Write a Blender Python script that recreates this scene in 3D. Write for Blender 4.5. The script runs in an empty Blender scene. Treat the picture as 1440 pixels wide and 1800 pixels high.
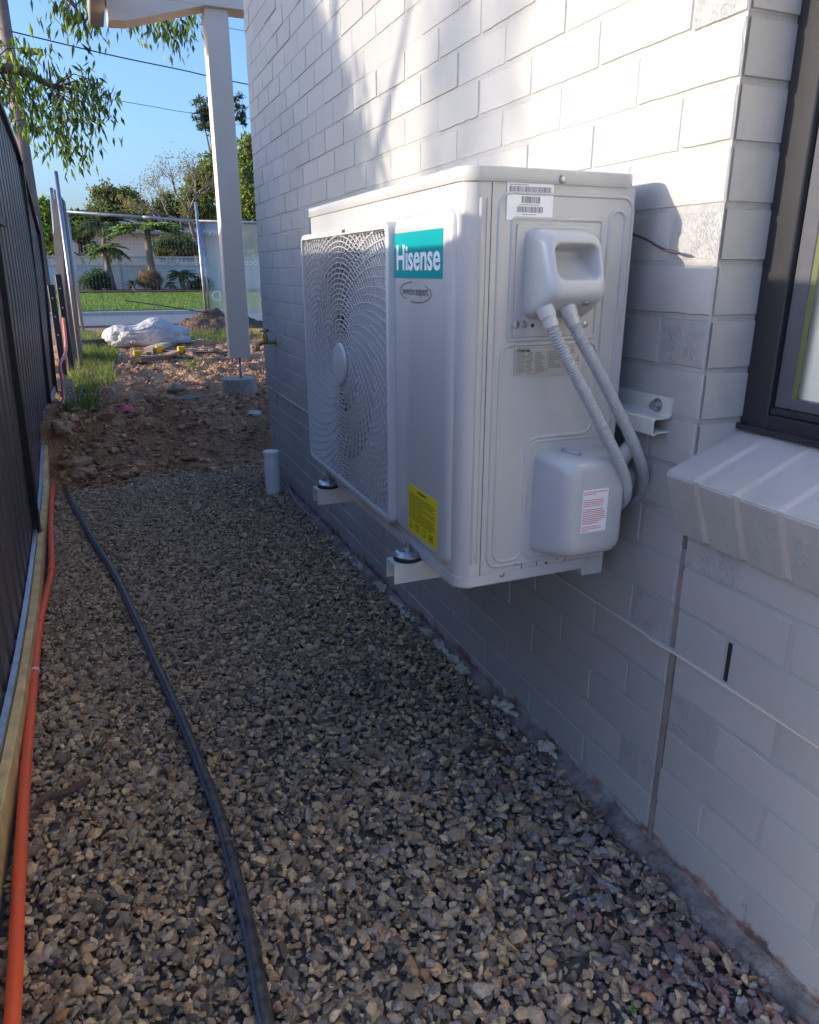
import bpy, math, random
import numpy as np
from mathutils import Vector, Matrix, noise
random.seed(7); rng = np.random.default_rng(7)
R_ = math.radians
# ---------------------------------------------------------------- camera, sky, sun, exposure
sc = bpy.context.scene
CAM = Vector((-0.92213, 0.0, 1.12959)); F = 1283.77
RT = Vector((0.923844, -0.382770, 0.0)); UP = Vector((0.120277, 0.289753, 0.949514)); FW = Vector((0.363382, 0.877229, -0.313725))
cd = bpy.data.cameras.new("camera"); cam = bpy.data.objects.new("camera", cd); sc.collection.objects.link(cam)
cam.matrix_world = Matrix(((RT.x, UP.x, -FW.x, CAM.x), (RT.y, UP.y, -FW.y, CAM.y), (RT.z, UP.z, -FW.z, CAM.z), (0, 0, 0, 1)))
cd.sensor_fit = 'VERTICAL'; cd.sensor_height = 24.0; cd.lens = 24.0 * F / 1800.0
cd.clip_start = 0.02; cd.clip_end = 3000
sc.camera = cam
SUN = Vector((-1.0, 0.17, 0.215)).normalized()
w = bpy.data.worlds.new("World"); sc.world = w; w.use_nodes = True
nt = w.node_tree; nt.nodes.clear()
sky = nt.nodes.new("ShaderNodeTexSky"); sky.sky_type = 'NISHITA'; sky.sun_disc = False
sky.sun_elevation = math.asin(SUN.z); sky.sun_rotation = math.atan2(SUN.x, SUN.y)
sky.air_density = 1.0; sky.dust_density = 3.4; sky.ozone_density = 4.0; sky.altitude = 50
bg = nt.nodes.new("ShaderNodeBackground"); bg.inputs[1].default_value = 0.15
wo = nt.nodes.new("ShaderNodeOutputWorld")
tint = nt.nodes.new('ShaderNodeMix'); tint.data_type = 'RGBA'; tint.blend_type = 'MULTIPLY'; tint.inputs['Factor'].default_value = 1.0; tint.inputs['B'].default_value = (0.92, 0.97, 1.13, 1)
nt.links.new(sky.outputs[0], tint.inputs['A']); nt.links.new(tint.outputs['Result'], bg.inputs[0]); nt.links.new(bg.outputs[0], wo.inputs[0])
sd = bpy.data.lights.new("sun", 'SUN'); sd.energy = 2.0; sd.angle = R_(0.6); sd.color = (0.96, 0.83, 0.66)
so = bpy.data.objects.new("sun", sd); sc.collection.objects.link(so)
so.rotation_euler = SUN.to_track_quat('Z', 'Y').to_euler(); so.location = (-6, 1, 6)
sc.view_settings.view_transform = 'Standard'; sc.view_settings.look = 'None'
sc.view_settings.exposure = 1.58; sc.view_settings.gamma = 1.0
try: sc.cycles.use_denoising = True
except Exception: pass

# ---------------------------------------------------------------- helpers
def at(px, py, ax, val):
    d = FW + RT * ((px - 720) / F) - UP * ((py - 900) / F)
    return CAM + d * ((val - CAM[ax]) / d[ax])

class MB:
    def __init__(s): s.v = []; s.f = []; s.m = []; s.mi = 0; s.col = []; s.cc = None
    def add(s, vs, fs):
        b = len(s.v); s.v += [tuple(p) for p in vs]; s.f += [tuple(b + i for i in f) for f in fs]; s.m += [s.mi] * len(fs)
        if s.cc is not None: s.col += [s.cc] * len(vs)
        return b
    def box(s, x0, x1, y0, y1, z0, z1):
        s.add([(x0, y0, z0), (x1, y0, z0), (x1, y1, z0), (x0, y1, z0), (x0, y0, z1), (x1, y0, z1), (x1, y1, z1), (x0, y1, z1)],
              [(0, 3, 2, 1), (4, 5, 6, 7), (0, 1, 5, 4), (1, 2, 6, 5), (2, 3, 7, 6), (3, 0, 4, 7)])
    def bbox(s, x0, x1, y0, y1, z0, z1, b=0.003):   # box with chamfered edges
        bv = [(x0, x0 + b, x1 - b, x1), (y0, y0 + b, y1 - b, y1), (z0, z0 + b, z1 - b, z1)]
        vs = []; idx = {}
        for sx in (0, 1):
            for sy in (0, 1):
                for sz in (0, 1):
                    for k in range(3):
                        c = []
                        for a, sg in zip(range(3), (sx, sy, sz)):
                            if a == k: c.append(bv[a][0] if sg == 0 else bv[a][3])
                            else: c.append(bv[a][1] if sg == 0 else bv[a][2])
                        idx[(sx, sy, sz, k)] = len(vs); vs.append(tuple(c))
        fs = []
        I = lambda a, b_, c, k: idx[(a, b_, c, k)]
        for sg in (0, 1):
            f = [I(sg, 0, 0, 0), I(sg, 1, 0, 0), I(sg, 1, 1, 0), I(sg, 0, 1, 0)]; fs.append(f if sg else f[::-1])
            f = [I(0, sg, 0, 1), I(0, sg, 1, 1), I(1, sg, 1, 1), I(1, sg, 0, 1)]; fs.append(f if sg else f[::-1])
            f = [I(0, 0, sg, 2), I(1, 0, sg, 2), I(1, 1, sg, 2), I(0, 1, sg, 2)]; fs.append(f if sg else f[::-1])
        cx = Vector(((x0 + x1) / 2, (y0 + y1) / 2, (z0 + z1) / 2))
        ex = []
        for a in (0, 1):
            for c in (0, 1):
                ex.append([I(a, c, 0, 0), I(a, c, 1, 0), I(a, c, 1, 1), I(a, c, 0, 1)])
                ex.append([I(a, 0, c, 0), I(a, 1, c, 0), I(a, 1, c, 2), I(a, 0, c, 2)])
                ex.append([I(0, a, c, 1), I(1, a, c, 1), I(1, a, c, 2), I(0, a, c, 2)])
                for e in (0, 1): ex.append([I(a, c, e, 0), I(a, c, e, 1), I(a, c, e, 2)])
        for f in ex:
            p = [Vector(vs[i]) for i in f]; n = (p[1] - p[0]).cross(p[2] - p[0]); m = sum(p, Vector()) / len(p) - cx
            fs.append(f if n.dot(m) > 0 else f[::-1])
        s.add(vs, fs)
    def tube(s, pts, r, n=8, caps=True, closed=False, squash=None):
        pts = [Vector(p) for p in pts]; N = len(pts)
        rr = r if isinstance(r, (list, tuple)) else [r] * N
        t0 = (pts[1] - pts[0]).normalized()
        a = Vector((0, 0, 1)) if abs(t0.z) < 0.9 else Vector((1, 0, 0))
        u = t0.cross(a).normalized(); vs = []; pt = t0
        for i, p in enumerate(pts):
            t = (pts[min(i + 1, N - 1)] - pts[max(i - 1, 0)])
            t = t.normalized() if t.length > 1e-9 else pt
            u = (u - t * u.dot(t)); u = u.normalized() if u.length > 1e-6 else t.orthogonal().normalized()
            v = t.cross(u); pt = t
            for k in range(n):
                an = 2 * math.pi * k / n
                vs.append(p + (u * math.cos(an) + v * math.sin(an)) * rr[i])
        fs = [(i * n + k, i * n + (k + 1) % n, (i + 1) * n + (k + 1) % n, (i + 1) * n + k) for i in range(N - 1) for k in range(n)]
        if caps: fs += [tuple(range(n))[::-1], tuple((N - 1) * n + k for k in range(n))]
        s.add(vs, fs)
    def cyl(s, a, b, r, n=20, r2=None): s.tube([a, b], [r, r if r2 is None else r2], n)
    def loft(s, loops, cap0=True, cap1=True):
        n = len(loops[0]); vs = [p for l in loops for p in l]
        fs = [(i * n + k, i * n + (k + 1) % n, (i + 1) * n + (k + 1) % n, (i + 1) * n + k) for i in range(len(loops) - 1) for k in range(n)]
        if cap0: fs.append(tuple(range(n))[::-1])
        if cap1: fs.append(tuple((len(loops) - 1) * n + k for k in range(n)))
        s.add(vs, fs)
    def build(s, name, mats, parent=None, smooth=False, auto=None, recalc=False):
        me = bpy.data.meshes.new(name)
        off = Vector(parent.get('_o', (0, 0, 0))) if parent is not None else Vector((0, 0, 0))
        me.from_pydata([tuple(Vector(p) - off) for p in s.v], [], s.f)
        if not isinstance(mats, (list, tuple)): mats = [mats]
        for m in mats: me.materials.append(m)
        me.polygons.foreach_set('material_index', s.m)
        if s.col:
            ca = me.color_attributes.new('col', 'FLOAT_COLOR', 'POINT')
            ca.data.foreach_set('color', [c for q in s.col for c in (*q, 1.0)])
        me.polygons.foreach_set('use_smooth', [bool(smooth)] * len(me.polygons))
        me.update()
        if recalc:
            import bmesh
            bm = bmesh.new(); bm.from_mesh(me); bmesh.ops.recalc_face_normals(bm, faces=bm.faces); bm.to_mesh(me); bm.free()
        if smooth and auto:
            try: me.set_sharp_from_angle(angle=R_(auto))
            except Exception: pass
        o = bpy.data.objects.new(name, me); sc.collection.objects.link(o)
        if parent is not None: o.parent = parent; o['_o'] = tuple(off)
        return o

def tag(o, label=None, cat=None, group=None, kind=None):
    if label: o['label'] = label
    if cat: o['category'] = cat
    if group: o['group'] = group
    if kind: o['kind'] = kind
    return o
def thing(name, loc, label, cat, group=None):
    o = bpy.data.objects.new(name, None); sc.collection.objects.link(o); o.location = loc; o['_o'] = tuple(loc)
    o.empty_display_size = 0.1
    return tag(o, label, cat, group)
def text(name, body, size, M, mat, parent, ext=0.0002, sx=1.0, align='CENTER', bold=0.0):
    c = bpy.data.curves.new(name, 'FONT'); c.body = body; c.size = size; c.extrude = ext; c.offset = bold
    c.align_x = align; c.align_y = 'CENTER'; c.materials.append(mat)
    tmp = bpy.data.objects.new('tmp', c); sc.collection.objects.link(tmp); bpy.context.view_layer.update()
    me = bpy.data.meshes.new_from_object(tmp.evaluated_get(bpy.context.evaluated_depsgraph_get())); me.name = name
    bpy.data.objects.remove(tmp); bpy.data.curves.remove(c)
    o = bpy.data.objects.new(name, me); sc.collection.objects.link(o)
    o.parent = parent
    m = M.copy(); m.translation = m.translation - Vector(parent.get('_o', (0, 0, 0)))
    o.matrix_local = m @ Matrix.Diagonal((sx, 1, 1, 1)); return o
def planeM(p, xax, yax):
    x = Vector(xax).normalized(); y = Vector(yax).normalized(); z = x.cross(y)
    return Matrix(((x.x, y.x, z.x, p[0]), (x.y, y.y, z.y, p[1]), (x.z, y.z, z.z, p[2]), (0, 0, 0, 1)))
def rr(x0, x1, z0, z1, r, n=5):
    out = []
    for cx, cz, a0 in ((x1 - r, z1 - r, 0), (x0 + r, z1 - r, 90), (x0 + r, z0 + r, 180), (x1 - r, z0 + r, 270)):
        for i in range(n + 1):
            a = R_(a0 + 90 * i / n); out.append((cx + r * math.cos(a), cz + r * math.sin(a)))
    return out
def smoothpath(P, n=8):
    P = [Vector(p) for p in P]; out = []
    for i in range(len(P) - 1):
        p0 = P[max(i - 1, 0)]; p1 = P[i]; p2 = P[i + 1]; p3 = P[min(i + 2, len(P) - 1)]
        for k in range(n):
            t = k / n
            out.append(0.5 * ((2 * p1) + (p2 - p0) * t + (2 * p0 - 5 * p1 + 4 * p2 - p3) * t * t + (3 * p1 - p0 - 3 * p2 + p3) * t ** 3))
    out.append(P[-1]); return out
def resample(P, step):
    L = [0]
    for a, b in zip(P, P[1:]): L.append(L[-1] + (b - a).length)
    n = max(2, int(L[-1] / step)); out = []; j = 0
    for i in range(n + 1):
        d = L[-1] * i / n
        while j < len(P) - 2 and L[j + 1] < d: j += 1
        t = (d - L[j]) / max(L[j + 1] - L[j], 1e-9); out.append(P[j].lerp(P[j + 1], min(t, 1)))
    return out

# ---------------------------------------------------------------- materials
def mat(name, col, rough=0.6, metal=0.0, noise_s=None, amt=0.15, bump=None, bump_s=60, spec=0.5, col2=None, trans=0.0, detail=4, bd=0.002, coat=0.0):
    m = bpy.data.materials.new(name); m.use_nodes = True; t = m.node_tree; b = t.nodes['Principled BSDF']
    b.inputs['Base Color'].default_value = (*col, 1); b.inputs['Roughness'].default_value = rough; b.inputs['Metallic'].default_value = metal
    b.inputs['Specular IOR Level'].default_value = spec; b.inputs['Coat Weight'].default_value = coat
    tc = t.nodes.new('ShaderNodeTexCoord')
    if noise_s:
        n = t.nodes.new('ShaderNodeTexNoise'); n.inputs['Scale'].default_value = noise_s; n.inputs['Detail'].default_value = detail; n.inputs['Roughness'].default_value = 0.6
        t.links.new(tc.outputs['Object'], n.inputs['Vector'])
        r = t.nodes.new('ShaderNodeValToRGB'); r.color_ramp.elements[0].position = 0.3; r.color_ramp.elements[1].position = 0.7
        c2 = col2 if col2 else tuple(c * (1 - amt) for c in col)
        r.color_ramp.elements[0].color = (*c2, 1); r.color_ramp.elements[1].color = (*[min(1, c * (1 + amt * .4)) for c in col], 1)
        t.links.new(n.outputs['Fac'], r.inputs[0]); t.links.new(r.outputs[0], b.inputs['Base Color'])
    if bump:
        n2 = t.nodes.new('ShaderNodeTexNoise'); n2.inputs['Scale'].default_value = bump_s; n2.inputs['Detail'].default_value = 5
        t.links.new(tc.outputs['Object'], n2.inputs['Vector'])
        bp = t.nodes.new('ShaderNodeBump'); bp.inputs['Strength'].default_value = bump; bp.inputs['Distance'].default_value = bd
        t.links.new(n2.outputs['Fac'], bp.inputs['Height']); t.links.new(bp.outputs[0], b.inputs['Normal'])
    return m
def attr_mat(name, rough=0.8, bump=None, bump_s=60, trans=0.0, nz=0.25, nzs=200, bd=0.002, spec=0.4):
    m = bpy.data.materials.new(name); m.use_nodes = True; t = m.node_tree; b = t.nodes['Principled BSDF']; out = t.nodes['Material Output']
    a = t.nodes.new('ShaderNodeAttribute'); a.attribute_name = 'col'; tc = t.nodes.new('ShaderNodeTexCoord')
    n = t.nodes.new('ShaderNodeTexNoise'); n.inputs['Scale'].default_value = nzs; n.inputs['Detail'].default_value = 5
    t.links.new(tc.outputs['Object'], n.inputs['Vector'])
    mr = t.nodes.new('ShaderNodeMapRange'); mr.inputs[1].default_value = 0.3; mr.inputs[2].default_value = 0.7; mr.inputs[3].default_value = 1 - nz; mr.inputs[4].default_value = 1 + nz
    t.links.new(n.outputs['Fac'], mr.inputs[0])
    vm = t.nodes.new('ShaderNodeVectorMath'); vm.operation = 'SCALE'
    t.links.new(a.outputs['Color'], vm.inputs[0]); t.links.new(mr.outputs[0], vm.inputs['Scale'])
    t.links.new(vm.outputs[0], b.inputs['Base Color']); b.inputs['Roughness'].default_value = rough; b.inputs['Specular IOR Level'].default_value = spec
    if bump:
        bp = t.nodes.new('ShaderNodeBump'); bp.inputs['Strength'].default_value = bump; bp.inputs['Distance'].default_value = bd
        t.links.new(n.outputs['Fac'], bp.inputs['Height']); t.links.new(bp.outputs[0], b.inputs['Normal'])
    if trans:
        tr = t.nodes.new('ShaderNodeBsdfTranslucent'); mx = t.nodes.new('ShaderNodeMixShader'); mx.inputs[0].default_value = trans
        sc2 = t.nodes.new('ShaderNodeVectorMath'); sc2.operation = 'MULTIPLY'; sc2.inputs[1].default_value = (1.5, 1.9, 0.7)
        t.links.new(vm.outputs[0], sc2.inputs[0]); t.links.new(sc2.outputs[0], tr.inputs['Color'])
        t.links.new(b.outputs[0], mx.inputs[1]); t.links.new(tr.outputs[0], mx.inputs[2]); t.links.new(mx.outputs[0], out.inputs[0])
    return m
M_ac = mat('ac_enamel', (0.50, 0.495, 0.485), 0.24, noise_s=5, amt=0.06, bump=0.05, bump_s=400, coat=.3)
M_acp = mat('ac_plastic', (0.48, 0.485, 0.49), 0.28, noise_s=8, amt=0.04)
M_grille = mat('grille_plastic', (0.57, 0.565, 0.555), 0.4)
M_dark = mat('dark_cavity', (0.05, 0.05, 0.055), 0.8)
M_fan = mat('fan_plastic', (0.22, 0.22, 0.23), 0.5)
M_black = mat('black_ink', (0.02, 0.02, 0.022), 0.6)
M_ink = mat('faded_ink', (0.16, 0.15, 0.15), 0.6)
M_teal = mat('teal_label', (0.0, 0.30, 0.31), 0.3, noise_s=4, amt=0.06)
M_white = mat('label_white', (0.82, 0.82, 0.84), 0.35)
M_silverlab = mat('label_silver', (0.55, 0.53, 0.50), 0.3, 0.3)
M_red = mat('red_ink', (0.65, 0.12, 0.14), 0.6)
M_yel = mat('label_yellow', (0.74, 0.60, 0.01), 0.4)
M_steel = mat('zinc_steel', (0.45, 0.46, 0.48), 0.3, 0.9, noise_s=60, amt=0.3)
M_rubber = mat('rubber', (0.02, 0.022, 0.025), 0.7)
M_rail = mat('powder_coat', (0.62, 0.60, 0.54), 0.45, noise_s=20, amt=0.06)
M_conduit = mat('grey_conduit', (0.37, 0.39, 0.41), 0.5)
M_insul = mat('pipe_wrap', (0.72, 0.69, 0.66), 0.6, noise_s=30, amt=0.1, bump=0.4, bump_s=80)
M_frame = mat('window_frame', (0.020, 0.020, 0.025), 0.38, noise_s=30, amt=0.2, bump=0.05, bump_s=500)
M_fence = mat('fence_steel', (0.12, 0.10, 0.11), 0.38, noise_s=2.5, amt=0.25)
M_fence2 = mat('fence_post_steel', (0.018, 0.016, 0.020), 0.4)
M_galv = mat('galvanised', (0.42, 0.42, 0.45), 0.38, 0.75, noise_s=30, amt=0.3)
M_timber = mat('pine_timber', (0.78, 0.58, 0.28), 0.8, noise_s=14, amt=0.35, bump=0.4, bump_s=60)
M_orange = mat('orange_pvc', (0.98, 0.125, 0.04), 0.5, noise_s=11, amt=0.12, col2=(0.80, .16, .08), bump=0.1, bump_s=60, spec=.25)
M_poly = mat('poly_black', (0.02, 0.021, 0.024), 0.45, noise_s=50, amt=0.3, col2=(0.13, 0.115, 0.10), bump=0.2)
M_polyb = mat('poly_blue', (0.13, 0.19, 0.28), 0.45, noise_s=50, amt=0.3)
M_post = mat('post_paint', (0.88, 0.73, 0.58), 0.6, noise_s=6, amt=0.06, bump=0.1, bump_s=120)
M_conc = mat('concrete', (0.40, 0.36, 0.30), 0.9, noise_s=25, amt=0.3, bump=0.6, bump_s=80)
M_pvc = mat('white_pvc', (0.84, 0.83, 0.80), 0.4, noise_s=10, amt=0.08)
M_brass = mat('brass', (0.50, 0.30, 0.10), 0.35, 0.9, noise_s=60, amt=0.3)
M_clip = mat('dust_white', (0.7, 0.68, 0.66), 0.6)
def wall_material(name, dirt=True):
    m = bpy.data.materials.new(name); m.use_nodes = True; t = m.node_tree; b = t.nodes['Principled BSDF']; L = t.links.new
    tc = t.nodes.new('ShaderNodeTexCoord'); N = lambda k: t.nodes.new(k)
    def noi(s, d=5, ro=0.55, sc_=(1, 1, 1)):
        mp = N('ShaderNodeMapping'); mp.inputs['Scale'].default_value = sc_; L(tc.outputs['Object'], mp.inputs[0])
        n = N('ShaderNodeTexNoise'); n.inputs['Scale'].default_value = s; n.inputs['Detail'].default_value = d; n.inputs['Roughness'].default_value = ro; L(mp.outputs[0], n.inputs['Vector']); return n
    n1 = noi(3.0); r = N('ShaderNodeValToRGB'); r.color_ramp.elements[0].position = 0.3; r.color_ramp.elements[1].position = 0.7
    r.color_ramp.elements[0].color = (0.375, 0.37, 0.36, 1); r.color_ramp.elements[1].color = (0.415, 0.408, 0.398, 1); L(n1.outputs['Fac'], r.inputs[0])
    # rust-brown runs and small chips in the paint
    n2 = noi(9, 6, 0.7); r2 = N('ShaderNodeValToRGB'); r2.color_ramp.elements[0].position = 0.68; r2.color_ramp.elements[1].position = 0.80; r2.color_ramp.elements[0].color = (0, 0, 0, 1); r2.color_ramp.elements[1].color = (0.35, 0.35, 0.35, 1)
    L(n2.outputs['Fac'], r2.inputs[0]); mx = N('ShaderNodeMix'); mx.data_type = 'RGBA'; mx.inputs['B'].default_value = (0.50, 0.36, 0.26, 1)
    L(r2.outputs[0], mx.inputs['Factor']); L(r.outputs[0], mx.inputs['A'])
    last = mx.outputs['Result']
    # splash dirt along the bottom course: where it lies is the height of the soil line
    sp = N('ShaderNodeSeparateXYZ'); L(tc.outputs['Object'], sp.inputs[0])
    n3 = noi(14, 6, 0.7); gy = N('ShaderNodeMapRange'); gy.inputs[1].default_value = -1.4; gy.inputs[2].default_value = 2.2; gy.inputs[3].default_value = 0.0; gy.inputs[4].default_value = 0.12; gy.clamp = True
    L(sp.outputs['Y'], gy.inputs[0]); ad = N('ShaderNodeMath'); ad.operation = 'ADD'; L(sp.outputs['Z'], ad.inputs[0]); L(gy.outputs[0], ad.inputs[1])
    sb = N('ShaderNodeMath'); sb.operation = 'MULTIPLY_ADD'; sb.inputs[1].default_value = -0.16; L(n3.outputs['Fac'], sb.inputs[0]); L(ad.outputs[0], sb.inputs[2])
    mr = N('ShaderNodeMapRange'); mr.inputs[1].default_value = -0.055; mr.inputs[2].default_value = -0.035; mr.inputs[3].default_value = 1; mr.inputs[4].default_value = 0; L(sb.outputs[0], mr.inputs[0])
    n4 = noi(22, 5, 0.7); r4 = N('ShaderNodeValToRGB'); e = r4.color_ramp.elements; e[0].position = 0.38; e[0].color = (0.10, 0.085, 0.08, 1); e[1].position = 0.6; e[1].color = (0.34, 0.30, 0.26, 1)
    e2 = e.new(0.5); e2.color = (0.27, 0.13, 0.10, 1); L(n4.outputs['Fac'], r4.inputs[0])
    mx2 = N('ShaderNodeMix'); mx2.data_type = 'RGBA'; L(mr.outputs[0], mx2.inputs['Factor']); L(last, mx2.inputs['A']); L(r4.outputs[0], mx2.inputs['B'])
    tn = N('ShaderNodeMapRange'); tn.inputs[3].default_value = 0.93; tn.inputs[4].default_value = 1.05
    tv = N('ShaderNodeVectorMath'); tv.operation = 'SCALE'; L(mx2.outputs['Result'] if dirt else last, tv.inputs[0]); L(tn.outputs[0], tv.inputs['Scale']); L(tv.outputs[0], b.inputs['Base Color']); b.inputs['Roughness'].default_value = 0.62
    # paint texture: fine grain everywhere, coarse pitting on the rough-faced bricks (attribute)
    at_ = N('ShaderNodeAttribute'); at_.attribute_name = 'col'; sx = N('ShaderNodeSeparateColor'); L(at_.outputs['Color'], sx.inputs[0]); L(sx.outputs[1], tn.inputs[0])
    nf = noi(110, 6, 0.7); nc = noi(330, 5, 0.8, (1, 1, 0.5)); nb = noi(16, 3)
    m1 = N('ShaderNodeMath'); m1.operation = 'MULTIPLY'; L(nf.outputs['Fac'], m1.inputs[0]); m1.inputs[1].default_value = 0.34
    rc = N('ShaderNodeMapRange'); rc.inputs[1].default_value = 0.40; rc.inputs[2].default_value = 0.50; L(nc.outputs['Fac'], rc.inputs[0])
    m2 = N('ShaderNodeMath'); m2.operation = 'MULTIPLY'; L(rc.outputs[0], m2.inputs[0]); L(sx.outputs[0], m2.inputs[1])
    pm = noi(26, 3); pr = N('ShaderNodeMapRange'); pr.inputs[1].default_value = .42; pr.inputs[2].default_value = .60; L(pm.outputs['Fac'], pr.inputs[0]); pr.inputs[3].default_value = .15; pr.inputs[4].default_value = .38; m2b = N('ShaderNodeMath'); m2b.operation = 'MULTIPLY'; L(m2.outputs[0], m2b.inputs[0]); L(pr.outputs[0], m2b.inputs[1])
    m3 = N('ShaderNodeMath'); m3.operation = 'ADD'; L(m1.outputs[0], m3.inputs[0]); L(m2b.outputs[0], m3.inputs[1])
    m4 = N('ShaderNodeMath'); m4.operation = 'ADD'; L(m3.outputs[0], m4.inputs[0]); L(nb.outputs['Fac'], m4.inputs[1])
    bp = N('ShaderNodeBump'); bp.inputs['Strength'].default_value = 0.8; bp.inputs['Distance'].default_value = 0.0026; L(m4.outputs[0], bp.inputs['Height']); L(bp.outputs[0], b.inputs['Normal'])
    return m
M_wall = wall_material('painted_brick')
M_sill = wall_material('painted_sill', False)

# ---------------------------------------------------------------- ground height
GY = [(-3, .03), (0.5, .0), (1.5, -.02), (2.2, -.06), (3, -.09), (4.1, -.115), (60, -.115)]
def gpath(y):
    for (a, za), (b, zb) in zip(GY, GY[1:]):
        if y <= b: return za + (zb - za) * max(0, (y - a) / (b - a))
    return GY[-1][1]
def sstep(a, b, x):
    t = min(1, max(0, (x - a) / (b - a))); return t * t * (3 - 2 * t)
def edge(x): return 4.78 - 0.22 * sstep(-0.7, -1.2, x) + 0.10 * noise.noise(Vector((x * 3, 1.7, 0)))
def gz(x, y):
    e = edge(x); g = gpath(y)
    t = sstep(e - 0.02, e + 0.62, y)
    z = g * (1 - t) + 0.13 * t
    amp = t * (1 - 0.75 * sstep(13, 18, y))
    if y > 6: z += (0.0 - z) * sstep(11.5, 15.5, y)
    v = Vector((x, y, 0))
    z += amp * (0.05 * noise.noise(v * 1.6) + 0.055 * noise.noise(v * 5) + 0.040 * noise.noise(v * 11) + 0.030 * (abs(noise.noise(v * 23)) - .2) + 0.014 * noise.noise(v * 55))
    z += 0.07 * t * sstep(0.75, 0.2, abs(y - 5.45)) 
    if x < -1.42: z = z * 0.2 + 0.10
    return z
# ================================================================ SETTING
def grid(name, xs, ys, zf, m, kind='structure', smooth=True):
    mb = MB(); nx = len(xs)
    mb.v = [(x, y, zf(x, y)) for y in ys for x in xs]
    mb.f = [(j * nx + i, j * nx + i + 1, (j + 1) * nx + i + 1, (j + 1) * nx + i) for j in range(len(ys) - 1) for i in range(nx - 1)]
    mb.m = [0] * len(mb.f)
    o = mb.build(name, m, smooth=smooth); o['kind'] = kind; return o
def dirt_material():
    m = mat('dirt', (0.56, 0.33, 0.19), 0.95, noise_s=6, col2=(0.27, 0.145, 0.09), amt=0.3, detail=10, bump=1.0, bump_s=38, bd=0.05, spec=0.15)
    return m
M_dirt = dirt_material()
xs = sorted(set([-900, -300, -100, -40, -15, -6, -3, -2, -1.6] + list(np.round(np.arange(-1.44, 1.7, 0.022), 4)) + [1.9, 2.3, 3, 5, 9, 15, 30, 60, 150, 400, 900]))
ys = sorted(set([-60, -20, -6, -3, -1, 0, .5, 1, 1.5, 2, 2.5, 3, 3.5, 4, 4.3] + list(np.round(np.arange(4.4, 7.2, 0.022), 4)) + list(np.round(np.arange(7.2, 12, 0.06), 4)) + [12.3, 12.7, 13.2, 14, 15, 16, 17.5, 20, 30, 45, 80, 200, 600, 1500]))
def gz2(x, y):
    if y < 4.4: return gpath(y) - 0.035 if x > -1.42 else 0.1
    z = gz(x, y)
    return z if y < 16 else (-0.02 if y > 17 else z)
grid('ground', xs, ys, gz2, M_dirt)

# road, lawn and garden bed across the street
M_road = mat('asphalt', (0.16, 0.165, 0.18), 0.85, noise_s=30, amt=0.2, bump=0.3, bump_s=300)
def sheet(name, x0, x1, y0, y1, z, m, th=0.0):
    mb = MB(); mb.box(x0, x1, y0, y1, z - 0.3, z); o = mb.build(name, m); o['kind'] = 'structure'; return o
sheet('road', -60, 90, 17.2, 21.0, 0.03, M_road)
sheet('kerb', -60, 90, 21.0, 21.25, 0.12, mat('kerb_concrete', (0.42, 0.40, 0.37), 0.9, noise_s=8, amt=0.15))
M_lawnb = mat('lawn_base', (0.10, 0.145, 0.04), 0.95, noise_s=1.6, col2=(0.07, 0.11, 0.03), amt=0.2, bump=0.8, bump_s=40, bd=0.05)
sheet('lawn', -60, 90, 21.25, 38.2, 0.11, M_lawnb)
sheet('garden_bed', -60, 90, 38.2, 42.2, 0.22, mat('bark_mulch', (0.13, 0.07, 0.05), 0.95, noise_s=5, amt=0.4, bump=0.8, bump_s=30, bd=0.04))

# ---------------------------------------------------------------- leaves / grass helper (numpy)
def leaf_mesh(name, P, D, L, W, C, m, parent=None, fold=0.25, kind=None):
    """P base points, D direction unit vectors, L lengths, W widths, C colours; each leaf 2 quads folded on the midrib"""
    P = np.asarray(P, float); D = np.asarray(D, float); n = len(P)
    L = np.broadcast_to(L, n); W = np.broadcast_to(W, n)
    rv = rng.normal(size=(n, 3)); S = np.cross(D, rv); S /= np.linalg.norm(S, axis=1)[:, None] + 1e-9
    N = np.cross(D, S)
    off = np.array(parent['_o']) if parent is not None else np.zeros(3)
    P = P - off
    mid = P + D * (L * .45)[:, None] + N * (W * fold)[:, None]
    tip = P + D * L[:, None]
    l = P + D * (L * .4)[:, None] + S * (W * .5)[:, None]; r = P + D * (L * .4)[:, None] - S * (W * .5)[:, None]
    V = np.stack([P, l, mid, r, tip], 1).reshape(-1, 3)
    b = np.arange(n)[:, None] * 5
    T = np.concatenate([b + np.array([[0, 1, 2]]), b + np.array([[1, 4, 2]]), b + np.array([[0, 2, 3]]), b + np.array([[2, 4, 3]])], 1).reshape(-1, 3)
    return np_mesh(name, V, T, np.repeat(C, 5, 0), m, parent, kind)
def np_mesh(name, V, T, C, m, parent=None, kind=None, smooth=False):
    me = bpy.data.meshes.new(name); k = T.shape[1]
    me.vertices.add(len(V)); me.vertices.foreach_set('co', np.ascontiguousarray(V, dtype=np.float32).ravel())
    me.loops.add(T.size); me.loops.foreach_set('vertex_index', np.ascontiguousarray(T, dtype=np.int32).ravel())
    me.polygons.add(len(T)); me.polygons.foreach_set('loop_start', np.arange(0, T.size, k, dtype=np.int32))
    me.polygons.foreach_set('use_smooth', np.full(len(T), smooth))
    me.update(calc_edges=True); me.materials.append(m)
    if C is not None:
        ca = me.color_attributes.new('col', 'FLOAT_COLOR', 'POINT')
        ca.data.foreach_set('color', np.concatenate([C, np.ones((len(C), 1))], 1).astype(np.float32).ravel())
    o = bpy.data.objects.new(name, me); sc.collection.objects.link(o)
    if parent is not None: o.parent = parent
    if kind: o['kind'] = kind
    return o
def pick(pal, n, j=0.15):
    pal = np.array(pal); c = pal[rng.integers(0, len(pal), n)] * (1 + rng.normal(0, j, (n, 1))); return np.clip(c, 0.003, 1)
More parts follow.
